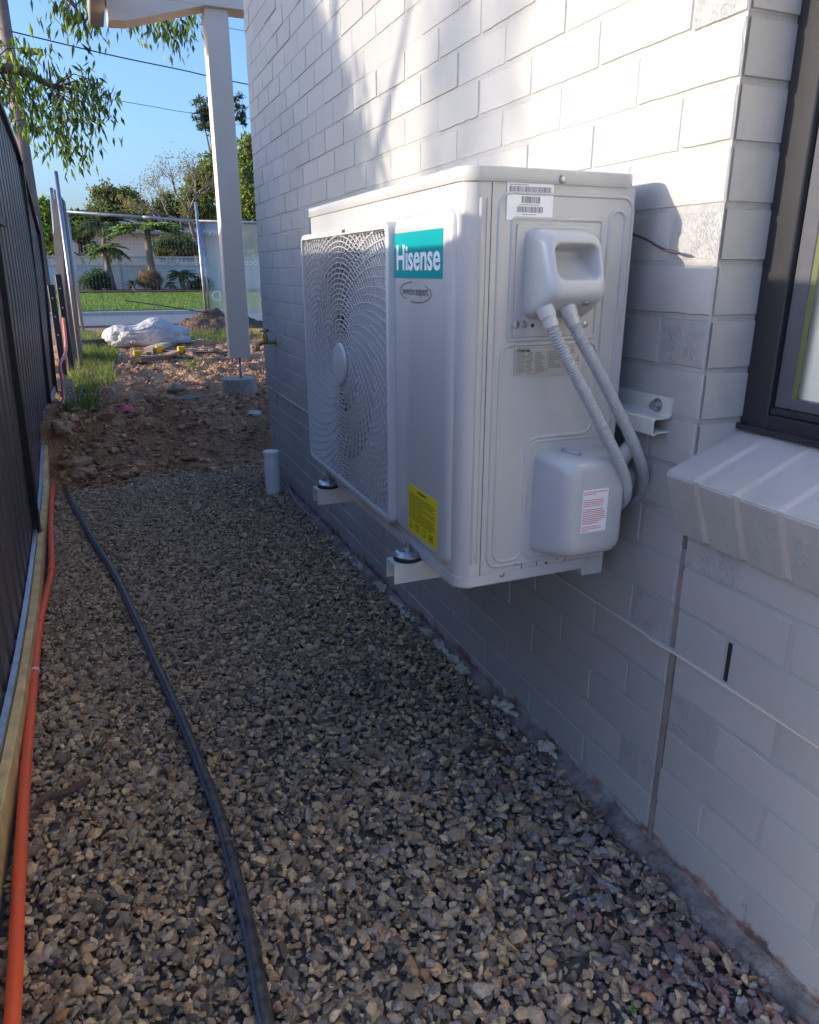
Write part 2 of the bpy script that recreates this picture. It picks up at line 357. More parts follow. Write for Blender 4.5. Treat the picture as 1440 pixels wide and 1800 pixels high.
M_leaf = attr_mat('foliage', 0.5, trans=0.5, nz=0.15, nzs=3)
M_leafd = attr_mat('foliage_far', 0.7, trans=0.3, nz=0.15, nzs=1)
M_bark = mat('bark', (0.20, 0.15, 0.115), 0.9, noise_s=12, amt=0.4, bump=0.6, bump_s=25, bd=0.01)
M_barkg = mat('bark_grey', (0.24, 0.20, 0.17), 0.9, noise_s=6, amt=0.4)

def gum_leaves(parent, name, tips, n_per, L=0.13, W=0.022, pal=None, spread=0.22, droop=1.0):
    P = []; D = []
    for t in tips:
        k = max(3, int(rng.normal(n_per, n_per * .25)))
        p = np.array(t) + rng.normal(0, spread, (k, 3)) * np.array([1, 1, 0.8]); P.append(p)
        d = rng.normal(0, 0.38, (k, 3)); d[:, 2] = -droop + rng.normal(0, 0.3, k); D.append(d)
    P = np.concatenate(P); D = np.concatenate(D); D /= np.linalg.norm(D, axis=1)[:, None]
    n = len(P); return leaf_mesh(name, P, D, rng.uniform(.7, 1.3, n) * L, rng.uniform(.7, 1.3, n) * W, pick(pal, n, .25), M_leaf, parent)

def leafy(name, label, cat, base, trunk, blobs, n, L, W, pal, group=None, bark=None, limb_r=0.5, up=0.0, dens=40, m=None):
    t = thing(name, base, label, cat, group); b = Vector(base)
    if trunk:
        mb = MB(); top = Vector(trunk[0]); r0 = trunk[1]
        mid = b.lerp(top, .5) + Vector((random.uniform(-.1, .1), 0, 0)) * (top - b).length
        mb.tube(smoothpath([b - Vector((0, 0, .2)), mid, top], 5), [r0 * (1 - .055 * i) for i in range(11)], 8)
        for (c, rad) in blobs:
            c = Vector(c); st = b.lerp(top, random.uniform(.55, 1)); q = st.lerp(c, .5) + Vector((0, 0, .1)) * (c - st).length
            pts = smoothpath([st, q, c], 4); mb.tube(pts, [r0 * limb_r * (1 - .8 * i / (len(pts) - 1)) for i in range(len(pts))], 6)
            for _ in range(5):
                e = c + Vector([random.uniform(-.85, .85) * rad[i] for i in range(3)]); mb.tube([q.lerp(c, random.uniform(.2, 1)), e], [r0 * limb_r * .3, r0 * .06], 5)
        mb.build('trunk', bark or M_barkg, t, smooth=True)
    P = []; vol = np.array([r[0] * r[1] * r[2] for _, r in blobs]) ** (2 / 3); vol /= vol.sum()
    for (c, rad), f in zip(blobs, vol):
        nc = max(4, int(n * f / dens))
        u = rng.normal(size=(nc, 3)); u /= np.linalg.norm(u, axis=1)[:, None]; u *= rng.uniform(.35, 1.05, (nc, 1)) ** .6
        cc = np.array(c) + u * np.array(rad)
        cs = rng.uniform(.10, .26, (nc, 1, 1)) * np.mean(rad)
        P.append((cc[:, None, :] + rng.normal(size=(nc, dens, 3)) * cs * np.array([1, 1, .7])).reshape(-1, 3))
    P = np.concatenate(P); D = rng.normal(size=P.shape); D[:, 2] += up; D /= np.linalg.norm(D, axis=1)[:, None]; k = len(P)
    leaf_mesh('crown' if trunk else 'foliage', P, D, rng.uniform(.6, 1.4, k) * L, rng.uniform(.6, 1.4, k) * W, pick(pal, k, .25), m or M_leafd, t)
    return t

# ================================================================ HOUSE WALL
c = 0.086; Z17 = 0.0229; YC = 0.9451; YE = 4.55; YN = -3.0; TOPK = -34
zj = lambda k: Z17 + (17 - k) * c
house = thing('brick_house', (0.2, 2.0, 0), 'white painted brick house wall carrying the outdoor unit, far end at the porch', 'house')
mb = MB(); mb.cc = (0, .5, 0)
DEP = 0.115
def brick(y0, y1, z0, z1, xo=0.0, rough=0.0, depth=DEP):
    j = lambda s=0.0009: random.gauss(0, s)
    x = xo + j(0.0008); g = 0.0040; bv = 0.0019; tone = min(1, max(0, .5 + j(.22)))
    a, b_, e, f = y0 + g + j(), y1 - g + j(), z0 + g + j(), z1 - g + j()
    mb.cc = (rough, tone, 0); x1 = xo + 0.0034
    ny, nz_ = (max(2, int((b_ - a) / .018)), 4) if y0 < 2.7 and z0 < 2.2 else (1, 1)
    per = [(a + (b_ - a) * i / ny, e) for i in range(ny)] + [(b_, e + (f - e) * i / nz_) for i in range(nz_)] + [(b_ - (b_ - a) * i / ny, f) for i in range(ny)] + [(a, f - (f - e) * i / nz_) for i in range(nz_)]
    q_ = .00035 if ny > 1 else 0; cy, cz = (a + b_) / 2, (e + f) / 2
    out_ = [(y + j(q_), z + j(q_)) for y, z in per]
    inn = []
    for (y, z) in out_:
        chip = .0022 if (ny > 1 and random.random() < .02) else 0
        d_ = bv + abs(j(q_)) + chip
        inn.append((y + (d_ if y < a + .003 else -d_ if y > b_ - .003 else 0), z + (d_ if z < e + .003 else -d_ if z > f - .003 else 0)))
    n_ = len(per)
    mb.add([(x1, y, z) for y, z in out_] + [(x + abs(j(q_)) * .5, y, z) for y, z in inn], [tuple(range(n_, 2 * n_))[::-1]] + [(n_ + i, n_ + (i + 1) % n_, (i + 1) % n_, i) for i in range(n_)])
    v0 = [(x1, a, e), (x1, b_, e), (x1, b_, f), (x1, a, f), (xo + depth, a, e), (xo + depth, b_, e), (xo + depth, b_, f), (xo + depth, a, f)]
    mb.add(v0, [(0, 1, 5, 4), (1, 2, 6, 5), (2, 3, 7, 6), (3, 0, 4, 7)])
def row_perps(k):   # course between joint k and joint k-1 (its bottom joint is k)
    return 0.235 if k % 2 else 0.115
rnd = random.Random(3)
ROUGH_FIXED = {(0, 0), (4, 0), (6, 0), (12, 0), (16, 0)}
for k in range(TOPK, 19):
    z0, z1 = zj(k), zj(k - 1)
    xo = 0.007 if k > 12 else 0.0
    ys_ = [YC]; y = YC + row_perps(k)
    while y < YE - 0.03: ys_.append(y); y += 0.24
    ys_.append(YE)
    for i, (a, b_) in enumerate(zip(ys_, ys_[1:])):
        ro = 1.0 if ((k, i) in ROUGH_FIXED or (False)) else 0.0
        gap = 0.006 if (i == 0 and k > 10) else 0.0
        brick(a + gap, b_, z0, z1, xo, ro)
    if k >= 10:   # below the window, towards the camera
        first = 0.12 if k % 2 == 0 else 0.24
        ys_ = [YC]; y = YC - first - 0.006
        while y > YN: ys_.append(y); y -= 0.24
        for i, (b_, a) in enumerate(zip(ys_, ys_[1:])):
            ro = 1.0 if (k, i) in {(14, 0), (10, 0)} else 0.0
            brick(a, b_ - (0.006 if i == 0 else 0), z0, z1, xo, ro)
# reveal face of the jamb bricks: thin course pieces on the return
for k in range(TOPK, 10):
    z0, z1 = zj(k), zj(k - 1); g = 0.0042; bv = 0.002; mb.cc = (0.0, .5 + random.gauss(0, .2), 0)
    yy = YC + random.gauss(0, 0.0008)
    vs = [(0.006, yy + .006, z0 + g), (0.118, yy + .006, z0 + g), (0.118, yy + .006, z1 - g), (0.006, yy + .006, z1 - g),
          (0.006, yy, z0 + g + bv), (0.118, yy, z0 + g + bv), (0.118, yy, z1 - g - bv), (0.006, yy, z1 - g - bv)]
    mb.add(vs, [(4, 5, 6, 7), (0, 1, 5, 4), (7, 6, 2, 3)])
# mortar body
mb.cc = (0.6, .4, 0)
mb.box(0.0024, 0.24, YC + 0.0040, YE - 0.0045, zj(12), zj(TOPK - 1) + .004)
mb.box(0.0094, 0.24, YC + 0.008, YE - 0.0045, -0.45, zj(12) - 0.0005)
mb.box(0.0024, 0.24, YN, YC - 0.010, zj(12), zj(9) - .004)
mb.box(0.0094, 0.24, YN, YC - 0.010, -0.45, zj(12) - 0.0005)
mb.box(0.030, 0.24, YC - 0.010, YC + 0.008, -0.45, zj(10))
mb.box(0.24, 0.30, YC + 0.0045, YE - 0.0045, -0.45, zj(TOPK - 1))
mb.build('wall', M_wall, house)
# far return wall facing the porch
mb = MB(); mb.cc = (0, .5, 0); mb.box(0.24, 6.0, YE - 0.12, YE - 0.006, -0.45, 3.05); mb.build('return_wall', M_wall, house)
# damp-proof strip between courses
mb = MB(); pts = []
y = YN
while y < YE:
    pts.append((y, 0.0035 + 0.002 * noise.noise(Vector((y * 6, 0, 3))) + (0.004 if abs(y - YC - .03) < .03 else 0))); y += 0.03
N_ = len(pts); zt_ = zj(12)
mb.add([(-p[1], p[0], zt_ + 0.0015) for p in pts] + [(0.02, p[0], zt_ + 0.0015) for p in pts] + [(-p[1], p[0], zt_ - 0.002) for p in pts] + [(0.02, p[0], zt_ - 0.002) for p in pts],
       [(i, i + 1, N_ + i + 1, N_ + i) for i in range(N_ - 1)] + [(i + 1, i, 2 * N_ + i, 2 * N_ + i + 1) for i in range(N_ - 1)] + [(2 * N_ + i, 3 * N_ + i, 3 * N_ + i + 1, 2 * N_ + i + 1) for i in range(N_ - 1)])
mb.build('damp_strip', mat('damp_strip_plastic', (0.62, 0.50, 0.42), 0.6, noise_s=8, amt=0.2, col2=(0.70, 0.68, 0.66)), house)
# control joint filler
mb = MB(); mb.box(0.0085, 0.05, YC - 0.0075, YC + 0.0055, -0.12, zj(12) - 0.004); mb.box(0.0035, 0.05, YC - 0.0075, YC + 0.0055, zj(12) + 0.003, zj(10) + 0.03)
mb.build('control_joint', mat('joint_sealant', (0.27, 0.235, 0.22), 0.8, noise_s=20, amt=0.3, bump=0.5, bump_s=60), house)
# weep hole in the course above the strip
mb = MB(); mb.box(-0.0012, 0.004, 0.8045, 0.8125, zj(12) + 0.008, zj(11) - 0.006); mb.build('weep_hole', M_black, house)
# loose mortar and chipped edge along the footing
mb = MB(); rnd = random.Random(9)
fv = []; NY = 260
for i in range(NY + 1):
    y = -0.6 + 5.1 * i / NY; h = gpath(y); w_ = 0.006 + .008 * max(0, min(1, (1.5 - y) / .8)) + 0.012 * noise.noise(Vector((y * 7, 0, 0))) + .006 * noise.noise(Vector((y * 30, 1, 0)))
    fv += [(0.0125, y, h + 0.020 + .012 * noise.noise(Vector((y * 12, 3, 0)))), (-0.004 - w_ * .3, y, h + 0.012 + .008 * noise.noise(Vector((y * 25, 5, 0)))), (-0.015 - w_, y, h + .002 + .008 * noise.noise(Vector((y * 18, 7, 0)))), (-0.03 - w_ * 1.4, y, h - .05)]
mb.add(fv, [(i * 4 + k, i * 4 + k + 1, i * 4 + k + 5, i * 4 + k + 4) for i in range(NY) for k in range(3)])
mb.build('footing_edge', mat('footing_mortar', (0.32, 0.26, 0.22), 0.95, noise_s=16, col2=(0.11, 0.095, 0.09), amt=.3, bump=1, bump_s=60, bd=0.01), house, smooth=True)
def lump(mb, c_, r, sub=1, rough=0.35, sq=(1, 1, 1), seed=None):
    import bmesh
    bm = bmesh.new(); bmesh.ops.create_icosphere(bm, subdivisions=sub, radius=1)
    sd_ = seed if seed is not None else random.random() * 99
    vs = []
    for v in bm.verts:
        k = 1 + rough * noise.noise(v.co * 1.3 + Vector((sd_, 0, 0))) + rough * .4 * noise.noise(v.co * 4 + Vector((0, sd_, 0)))
        vs.append((c_[0] + v.co.x * k * r * sq[0], c_[1] + v.co.y * k * r * sq[1], c_[2] + v.co.z * k * r * sq[2]))
    mb.add(vs, [tuple(v.index for v in f.verts) for f in bm.faces]); bm.free()
M_mort = mat('mortar_crumb', (0.60, 0.52, 0.41), 0.95, noise_s=40, amt=0.25, bump=0.6, bump_s=120)
mb = MB()
for _ in range(170):
    cy = rnd.choice([1.30, 1.50, 1.74, 1.82, 1.95, 2.06, 2.2, 2.32, 2.5, 2.75, 2.9, 3.2]); y = rnd.gauss(cy, .028)
    lump(mb, (-0.016 + rnd.gauss(0, .008), y, gpath(y) + 0.012 + rnd.gauss(0, .005)), rnd.uniform(.004, .012), 2, .7, (0.8, rnd.uniform(.8, 1.6), .8))
o = mb.build('mortar_droppings', M_mort, house); o['kind'] = 'stuff'; 
# eave over the porch and post-side beam are their own things further down

# ---------------------------------------------------------------- window and sill
win = thing('window', (0.1, 0.3, 0.9), 'dark grey aluminium window recessed in the white brick wall', 'window')
xw = 0.098
mb = MB()
mb.bbox(xw, 0.17, YC - 0.052, YC + 0.004, 0.868, 2.3, 0.002)
mb.bbox(xw, 0.17, -1.4, YC - 0.052, 0.868, 0.900, 0.002)
mb.bbox(xw + .004, 0.17, -1.4, YC - 0.052, 0.9005, 0.912, 0.002)
mb.bbox(xw - 0.012, xw - .0005, -1.4, YC + 0.002, 0.868, 0.878, 0.001)
mb.build('window_frame', M_frame, win)
mb = MB()
mb.bbox(xw + .012, 0.16, YC - 0.082, YC - 0.0525, 0.9125, 2.3, 0.0015)
mb.bbox(xw + .012, 0.16, -1.4, YC - 0.0825, 0.9125, 0.930, 0.0015)
mb.build('sash', mat('sash_aluminium', (0.075, 0.078, 0.095), 0.4, noise_s=30, amt=0.15), win)
mb = MB(); mb.box(xw + .0135, xw + .016, YC - 0.0925, YC - 0.0825, 0.9305, 2.3)
mb.build('glazing_tape', mat('green_tape', (0.10, 0.11, 0.045), 0.6), win)
gl = bpy.data.materials.new('window_glass'); gl.use_nodes = True; t_ = gl.node_tree; b_ = t_.nodes['Principled BSDF']
b_.inputs['Base Color'].default_value = (0.93, 0.95, 0.94, 1); b_.inputs['Roughness'].default_value = 0.0
tr_ = t_.nodes.new('ShaderNodeBsdfTransparent'); gs_ = t_.nodes.new('ShaderNodeBsdfGlossy'); gs_.inputs['Roughness'].default_value = 0.01
lw_ = t_.nodes.new('ShaderNodeLayerWeight'); pw_ = t_.nodes.new('ShaderNodeMath'); pw_.operation = 'POWER'; pw_.inputs[1].default_value = 5; fr_ = t_.nodes.new('ShaderNodeMath'); fr_.operation = 'MULTIPLY_ADD'; fr_.inputs[1].default_value = .9; fr_.inputs[2].default_value = .04
t_.links.new(lw_.outputs['Facing'], pw_.inputs[0]); t_.links.new(pw_.outputs[0], fr_.inputs[0]); mx_ = t_.nodes.new('ShaderNodeMixShader')
t_.links.new(fr_.outputs[0], mx_.inputs[0]); t_.links.new(tr_.outputs[0], mx_.inputs[1]); t_.links.new(gs_.outputs[0], mx_.inputs[2]); t_.links.new(mx_.outputs[0], t_.nodes['Material Output'].inputs[0])
mb = MB(); mb.box(xw + .018, xw + .022, -1.4, YC - 0.083, 0.931, 2.3); mb.build('glass', gl, win)
M_room = mat('room_paint', (0.60, 0.60, 0.50), 0.8)
mb = MB(); mb.box(0.1262, 0.1275, -1.39, YC - .0545, 0.9135, 2.29)
mb.build('plastic_film', mat('protective_film', (0.86, 0.84, 0.70), 0.5, noise_s=3, amt=0.12, bump=0.4, bump_s=9, bd=0.02), win)
mb = MB(); mb.bbox(0.1215, 0.1258, YC - 0.32, YC - 0.165, 0.931, 1.03, 0.001)
mb.build('inner_timber', mat('door_ply', (0.33, 0.19, 0.11), 0.6, noise_s=6, amt=0.2), win)
# lintel wall above the window is out of frame; the sill is brick on edge
sill = thing('window_sill', (0.0, 0.3, 0.7), 'sloping white brick-on-edge sill with pinkish joints under the dark window', 'window sill')
mb = MB(); mb.cc = (0.4, .5, 0)
A = Vector((-0.054, 0, 0.802)); B = Vector((0.118, 0, 0.874)); Cc = Vector((-0.012, 0, 0.687)); Dd = B + (Cc - A)
y = YC + 0.008; k = 0
while y > YN:
    w_ = 0.076; g = 0.004; y1 = y - w_ if k else y - 0.070
    dz = random.gauss(0, .0012); bv = 0.006
    u_ = (B - A).normalized(); v_ = (Cc - A).normalized()
    a2 = A + u_ * dz; 
    ring = [A + u_ * bv, B, Dd, Cc - v_ * 0 + u_ * 0, A + v_ * bv]
    lo = [[Vector((p.x, yy, p.z)) for p in ring] for yy in (y, y1)]
    # chamfered faces near each side
    def inset(p, s_): return p
    l0 = [Vector((p.x, y, p.z)) for p in ring]; ctr = (A + Dd) / 2
    l0b = [Vector((p.x, y - g, p.z)) for p in ring]
    sh = lambda L_, f_: [Vector((ctr.x + (p.x - ctr.x) * f_, p.y, ctr.z + (p.z - ctr.z) * f_)) for p in L_]
    l1b = [Vector((p.x, y1 + g, p.z)) for p in ring]; l1 = [Vector((p.x, y1, p.z)) for p in ring]
    mb.loft([sh(l1, .95), l1b, l0b, sh(l0, .95)])
    y = y1 - 0.007; k += 1
mb.build('sill_bricks', M_sill, sill, recalc=True)
mb = MB(); mb.cc = (0.2, 0, 0); ctr = (A + Dd) / 2
ring = [ctr + (p - ctr) * 0.975 for p in (A, B, Dd, Cc)]
mb.loft([[Vector((p.x, yy, p.z)) for p in ring] for yy in (YN, YC - 0.02)])
mb.build('sill_joints', mat('sill_mortar', (0.40, 0.33, 0.29), 0.85, noise_s=14, amt=0.25, col2=(0.50, 0.485, 0.47), bump=0.6, bump_s=80), sill, recalc=True)

# ================================================================ OUTDOOR UNIT
XF, XB, YA, YB, ZB, ZT = -0.372, -0.045, 1.10, 2.038, 0.573, 1.285
ac = thing('air_conditioner', ((XF + XB) / 2, (YA + YB) / 2, ZB), 'off-white outdoor air conditioner with square fan grille mounted on the wall', 'air conditioner')
def body_loop(z, r, x0=XF, x1=XB, y0=YA, y1=YB, n=8):
    return [(p[0], p[1], z) for p in rr(x0, x1, y0, y1, r, n)]
G0, G1, GZ0, GZ1 = 1.392, 2.018, 0.634, 1.204
LID = 0.023
# casing: walls around a square fan opening
mb = MB(); r = 0.030; n = 8
# side (near), corner, front strip pieces: build as vertical ribbons
prof = [(XB, YA), (XB - .004, YA)] if False else []
near = [(XB, YA + .006), (XB - .006, YA)] + [(-0.327, YA)] + [(XF + r - r * math.sin(R_(a)), YA + r - r * math.cos(R_(a))) for a in range(0, 91, 10)] + [(XF, G0)]
def ribbon(pr, z0, z1, flip=False):
    b = [(p[0], p[1], z0) for p in pr] + [(p[0], p[1], z1) for p in pr]; n_ = len(pr)
    mb.add(b, [((i, i + 1, n_ + i + 1, n_ + i)[::-1] if not flip else (i, i + 1, n_ + i + 1, n_ + i)) for i in range(n_ - 1)])
ribbon(near, ZB, ZT - LID)
far = [(XF, G1), (XF, YB - r)] + [(XF + r - r * math.cos(R_(a)), YB - r + r * math.sin(R_(a))) for a in range(10, 91, 10)] + [(XB, YB), (XB, YA + .006)]
ribbon(far, ZB, ZT - LID)
ribbon([(XF, G0), (XF, G1)], ZB, GZ0); ribbon([(XF, G0), (XF, G1)], GZ1, ZT - LID)
mb.add([(XF + .004, YA + .01, ZB + .001), (XB, YA + .01, ZB + .001), (XB, YB - .01, ZB + .001), (XF + .004, YB - .01, ZB + .001)], [(0, 3, 2, 1)])
casing = mb.build('casing', M_ac, ac, smooth=True, auto=35)
# lid with rolled edge
mb = MB(); e = 0.0035
lps = []
for dz, ins, rad in ((-LID, -e + .0005, .033), (-LID + .0006, -e, .034), (-0.0045, -e, .034), (-0.0018, -e + .0008, .033), (-.0004, -e + .003, .031), (0, -e + .006, .029)):
    lps.append([(p[0], p[1], ZT + dz) for p in rr(XF + ins, XB - ins * .5, YA + ins, YB - ins, max(rad, .005), n)])
lps.append([(p[0], p[1], ZT + 0.003) for p in rr(XF + .09, XB - .03, YA + .09, YB - .09, .02, n)])
lps.insert(0, [(p[0], p[1], ZT - LID) for p in rr(XF + .004, XB - .004, YA + .004, YB - .004, .03, n)])
mb.loft(lps, True, True); mb.build('lid', M_ac, ac, smooth=True, auto=40)
# dark seam line under the lid is the 3 mm overhang; base flange
mb = MB()
lp = lambda z, i: [(p[0], p[1], z) for p in rr(XF + i, XB - .002, YA + i, YB - i, .03, n)]
mb.loft([lp(ZB + .001, 0.006), lp(ZB + .001, 0.0005), lp(ZB + 0.003, -0.0022), lp(ZB + 0.022, -0.0022), lp(ZB + 0.022, .003)], True, False); mb.build('base_pan', M_ac, ac, smooth=True, auto=35)
mb = MB(); mb.bbox(XB - 0.055, XB - 0.006, YA - .0035, YA + .02, ZB - 0.016, ZB + 0.02, .003)
mb.build('mounting_foot', M_ac, ac)
# front trim: raised service panel on the right of the front
mb = MB()
def pl(x, i, rad=0.022): return [(x, p[0], p[1]) for p in rr(1.128 + i, 1.384 - i * .2, 0.606 + i, 1.226 - i, rad, 5)]
mb.loft([pl(XF + .001, 0), pl(XF - .003, .0015), pl(XF - .007, .006), pl(XF - .009, .012), pl(XF - .0095, .016)], False, True)
mb.build('front_panel', M_ac, ac, smooth=True, auto=50, recalc=True)
# fan cavity
mb = MB(); xb_ = XF + 0.13
for a, b, cc_, d in (((XF, G0, GZ0), (xb_, G0, GZ0), (xb_, G0, GZ1), (XF, G0, GZ1)), ((XF, G1, GZ0), (xb_, G1, GZ0), (xb_, G1, GZ1), (XF, G1, GZ1)),
                    ((XF, G0, GZ0), (xb_, G0, GZ0), (xb_, G1, GZ0), (XF, G1, GZ0)), ((XF, G0, GZ1), (xb_, G0, GZ1), (xb_, G1, GZ1), (XF, G1, GZ1)),
                    ((xb_, G0, GZ0), (xb_, G1, GZ0), (xb_, G1, GZ1), (xb_, G0, GZ1))):
    mb.add([a, b, cc_, d], [(0, 1, 2, 3)])
mb.build('fan_housing', M_dark, ac)
# front orifice ring plate behind the grille
FY, FZ = 1.708, 0.917
mb = MB(); n_ = 64; ri = 0.268
loopA = []; loopB = []; loopC = []
for i in range(n_):
    a = 2 * math.pi * i / n_; cy, sz = math.cos(a), math.sin(a)
    s_ = min(0.312 / max(abs(cy), 1e-6), 0.284 / max(abs(sz), 1e-6))
    loopA.append((XF + .004, FY - .003 + cy * s_, FZ + .002 + sz * s_)); loopB.append((XF + .004, FY + cy * ri, FZ + sz * ri)); loopC.append((XF + .05, FY + cy * ri * .97, FZ + sz * ri * .97))
mb.loft([loopA, loopB, loopC], False, False); mb.build('orifice_ring', M_ac, ac, smooth=True, auto=40)
# fan
mb = MB(); mb.cyl((XF + .03, FY, FZ), (XF + .09, FY, FZ), .055, 24)
for k in range(3):
    a0 = k * 2.094 + .4; P_ = []
    for i in range(9):
        for j in range(7):
            a = a0 + i / 8 * 1.35 + j / 6 * .35; rr_ = .05 + j / 6 * .205
            P_.append((XF + .035 + .05 * i / 8, FY + rr_ * math.cos(a), FZ + rr_ * math.sin(a)))
    mb.add(P_, [(i * 7 + j, i * 7 + j + 1, i * 7 + j + 8, i * 7 + j + 7) for i in range(8) for j in range(6)])
mb.build('fan', M_fan, ac, smooth=True)
# grille: frame with deep near side, hub, rings and curved spokes
gr_y0, gr_y1, gr_z0, gr_z1 = 1.378, 2.030, 0.612, 1.219
XG = XF - 0.024
mb = MB()
def gl_(x, i, rad): return [(x, p[0], p[1]) for p in rr(gr_y0 + i, gr_y1 - i, gr_z0 + i, gr_z1 - i, rad, 5)]
mb.loft([gl_(XF + .0, 0, .02), gl_(XG + .008, 0, .02), gl_(XG + .002, .002, .018), gl_(XG, .006, .016), gl_(XG, .013, .01), gl_(XG + .010, .0145, .009), gl_(XF + .001, .0145, .009)], False, False)
gf = mb.build('grille', M_grille, ac, smooth=True, auto=40, recalc=True)
gf['_o'] = tuple(ac['_o'])
iy0, iy1, iz0, iz1 = gr_y0 + .014, gr_y1 - .014, gr_z0 + .014, gr_z1 - .014
def inside(y, z): return iy0 < y < iy1 and iz0 < z < iz1
def gx(y, z):  # the grille is very slightly domed
    return XG + 0.004 + 0.000 * (y + z)
mb = MB()
def rib(pts, w_=0.0016, d_=0.0065):
    for (y0, z0), (y1, z1) in zip(pts, pts[1:]):
        if not (inside(y0, z0) and inside(y1, z1)): continue
        dy, dz = y1 - y0, z1 - z0; l = math.hypot(dy, dz); ny, nz = -dz / l * w_ * .5, dy / l * w_ * .5
        x = gx(y0, z0)
        mb.add([(x, y0 - ny, z0 - nz), (x, y1 - ny, z1 - nz), (x, y1 + ny, z1 + nz), (x, y0 + ny, z0 + nz),
                (x + d_, y0 - ny, z0 - nz), (x + d_, y1 - ny, z1 - nz), (x + d_, y1 + ny, z1 + nz), (x + d_, y0 + ny, z0 + nz)],
               [(3, 2, 1, 0), (0, 1, 5, 4), (2, 3, 7, 6)])
rad = 0.058
while rad < 0.43:
    m_ = int(60 + rad * 420)
    rib([(FY + rad * math.cos(2 * math.pi * i / m_), FZ + rad * math.sin(2 * math.pi * i / m_)) for i in range(m_ + 1)], .0019, .0032); rad += 0.0115
def spoke(a0, r0, r1):
    pts = []; r_ = r0
    while r_ < r1:
        a = a0 + 1.25 * (math.log(r_ / 0.05)) * 0.62; pts.append((FY + r_ * math.cos(a), FZ + r_ * math.sin(a))); r_ += 0.008
    rib(pts, .0024, .006)
for i in range(20): spoke(2 * math.pi * i / 20, .048, .44)
for i in range(20): spoke(2 * math.pi * (i + .5) / 20, .115, .44)
for i in range(40): spoke(2 * math.pi * (i + .5) / 40, .23, .44)
mb.build('grille_bars', M_grille, gf)
mb = MB(); lps = []
for rd, x in ((.048, XG + .008), (.050, XG + .002), (.046, XG - .003), (.030, XG - .0045)):
    lps.append([(x, FY + rd * math.cos(2 * math.pi * i / 40), FZ + rd * math.sin(2 * math.pi * i / 40)) for i in range(40)])
mb.loft(lps, False, True); mb.build('hub_cap', M_acp, gf, smooth=True, auto=40, recalc=True)
mb = MB(); mb.box(XG - .0006, XG + .001, 1.64, 1.662, gr_z1 - .0095, gr_z1 - .003); mb.build('clip_slot', M_dark, gf)

# side details --------------------------------------------------
def bead(pts, w_=0.006, h=0.0022, closed=True, y=YA, parent=ac, name='pressed_rib', m=M_ac):
    mb = MB(); N = len(pts); vs = []
    for i, p in enumerate(pts):
        a = pts[(i - 1) % N] if closed or i > 0 else p; b = pts[(i + 1) % N] if closed or i < N - 1 else p
        tx, tz = b[0] - a[0], b[1] - a[1]; l = math.hypot(tx, tz) or 1; nx, nz = -tz / l, tx / l
        for s_, hh in ((-1, -.0006), (-.55, .7), (0, 1), (.55, .7), (1, -.0006)):
            vs.append((p[0] + nx * s_ * w_ * .5, y - (hh * h if hh > 0 else hh), p[1] + nz * s_ * w_ * .5))
    M_ = N if closed else N - 1
    mb.add(vs, [(i * 5 + k, ((i + 1) % N) * 5 + k, ((i + 1) % N) * 5 + k + 1, i * 5 + k + 1) for i in range(M_) for k in range(4)])
    return mb.build(name, m, parent, smooth=True, recalc=False)
mb = MB(); mb.box(-0.3268, -0.3255, YA - .0004, YA + .002, ZB + .004, ZT - LID - .001); mb.build('panel_seam', M_black, ac)
bead([(-.343, 1.238), (-.343, .62)], .009, .003, False); bead([(-.334, 1.238), (-.334, .62)], .003, .0018, False)
bead(rr(-.312, -.052, .607, 1.247, .022), .0075, .0026)
bead(rr(-.287, -.113, 1.018, 1.210, .006, 3), .008, .003)
mb = MB(); lp2 = lambda i, y: [(p[0], y, p[1]) for p in rr(-.280 + i, -.122 - i, 1.022 + i, 1.202 - i, .004, 3)]
mb.loft([lp2(0, YA + .0005), lp2(.001, YA - .0022)], False, True); mb.build('handle_plate', M_ac, ac, recalc=True)
bead(rr(-.098, -.066, .838, 1.226, .0158, 8), .009, .0035)
def fillet(P, r_, n=6):
    out = []; P = [Vector(p) for p in P]
    for i in range(len(P)):
        a, b, c_ = P[i - 1], P[i], P[(i + 1) % len(P)]; u_ = (a - b).normalized(); v_ = (c_ - b).normalized()
        for k in range(n + 1): t = k / n; out.append(b + u_ * r_ * (1 - t) ** 2 + v_ * r_ * t ** 2)
    return out
bead([(p.x, p.y) for p in fillet([(-.104, 1.010), (-.300, 1.010), (-.300, .616), (-.240, .616), (-.240, .846), (-.104, .846)], .024)], .0075, .0028)
bead(rr(-.236, -.062, .612, .838, .022), .006, .0022)
# warm-coloured screws
def screw(p, ax, r=.0055, parent=ac, nm='screw'):
    mb = MB(); d = Vector(ax); p = Vector(p)
    mb.tube([p, p + d * .0015, p + d * .003, p + d * .0036], [r * 1.25, r * 1.25, r * .95, r * .5], 14); mb.build(nm, M_steel, parent, smooth=True, auto=40)
for (x, z, rd) in ((-.200, 1.270, .0055), (-.2795, .5895, .0048), (-.2735, 1.0435, .0062), (-.2575, 1.0435, .0058), (-.135, 1.040, .0050)): screw((x, YA - (.003 if z > 1.25 else .0), z), (0, -1, 0), rd)
for hx, hz_, hr, hd in ((-.2415, 1.0415, .0035, .0026), (-.343, 1.075, .0015, .0004), (-.055, .62, .002, .0004)):
    mb = MB(); mb.cyl((hx, YA - hd, hz_), (hx, YA + .001, hz_), hr, 12); mb.build('screw_hole', M_black, ac)
mb = MB()   # cut lines of the knock-out tabs at the foot of the side
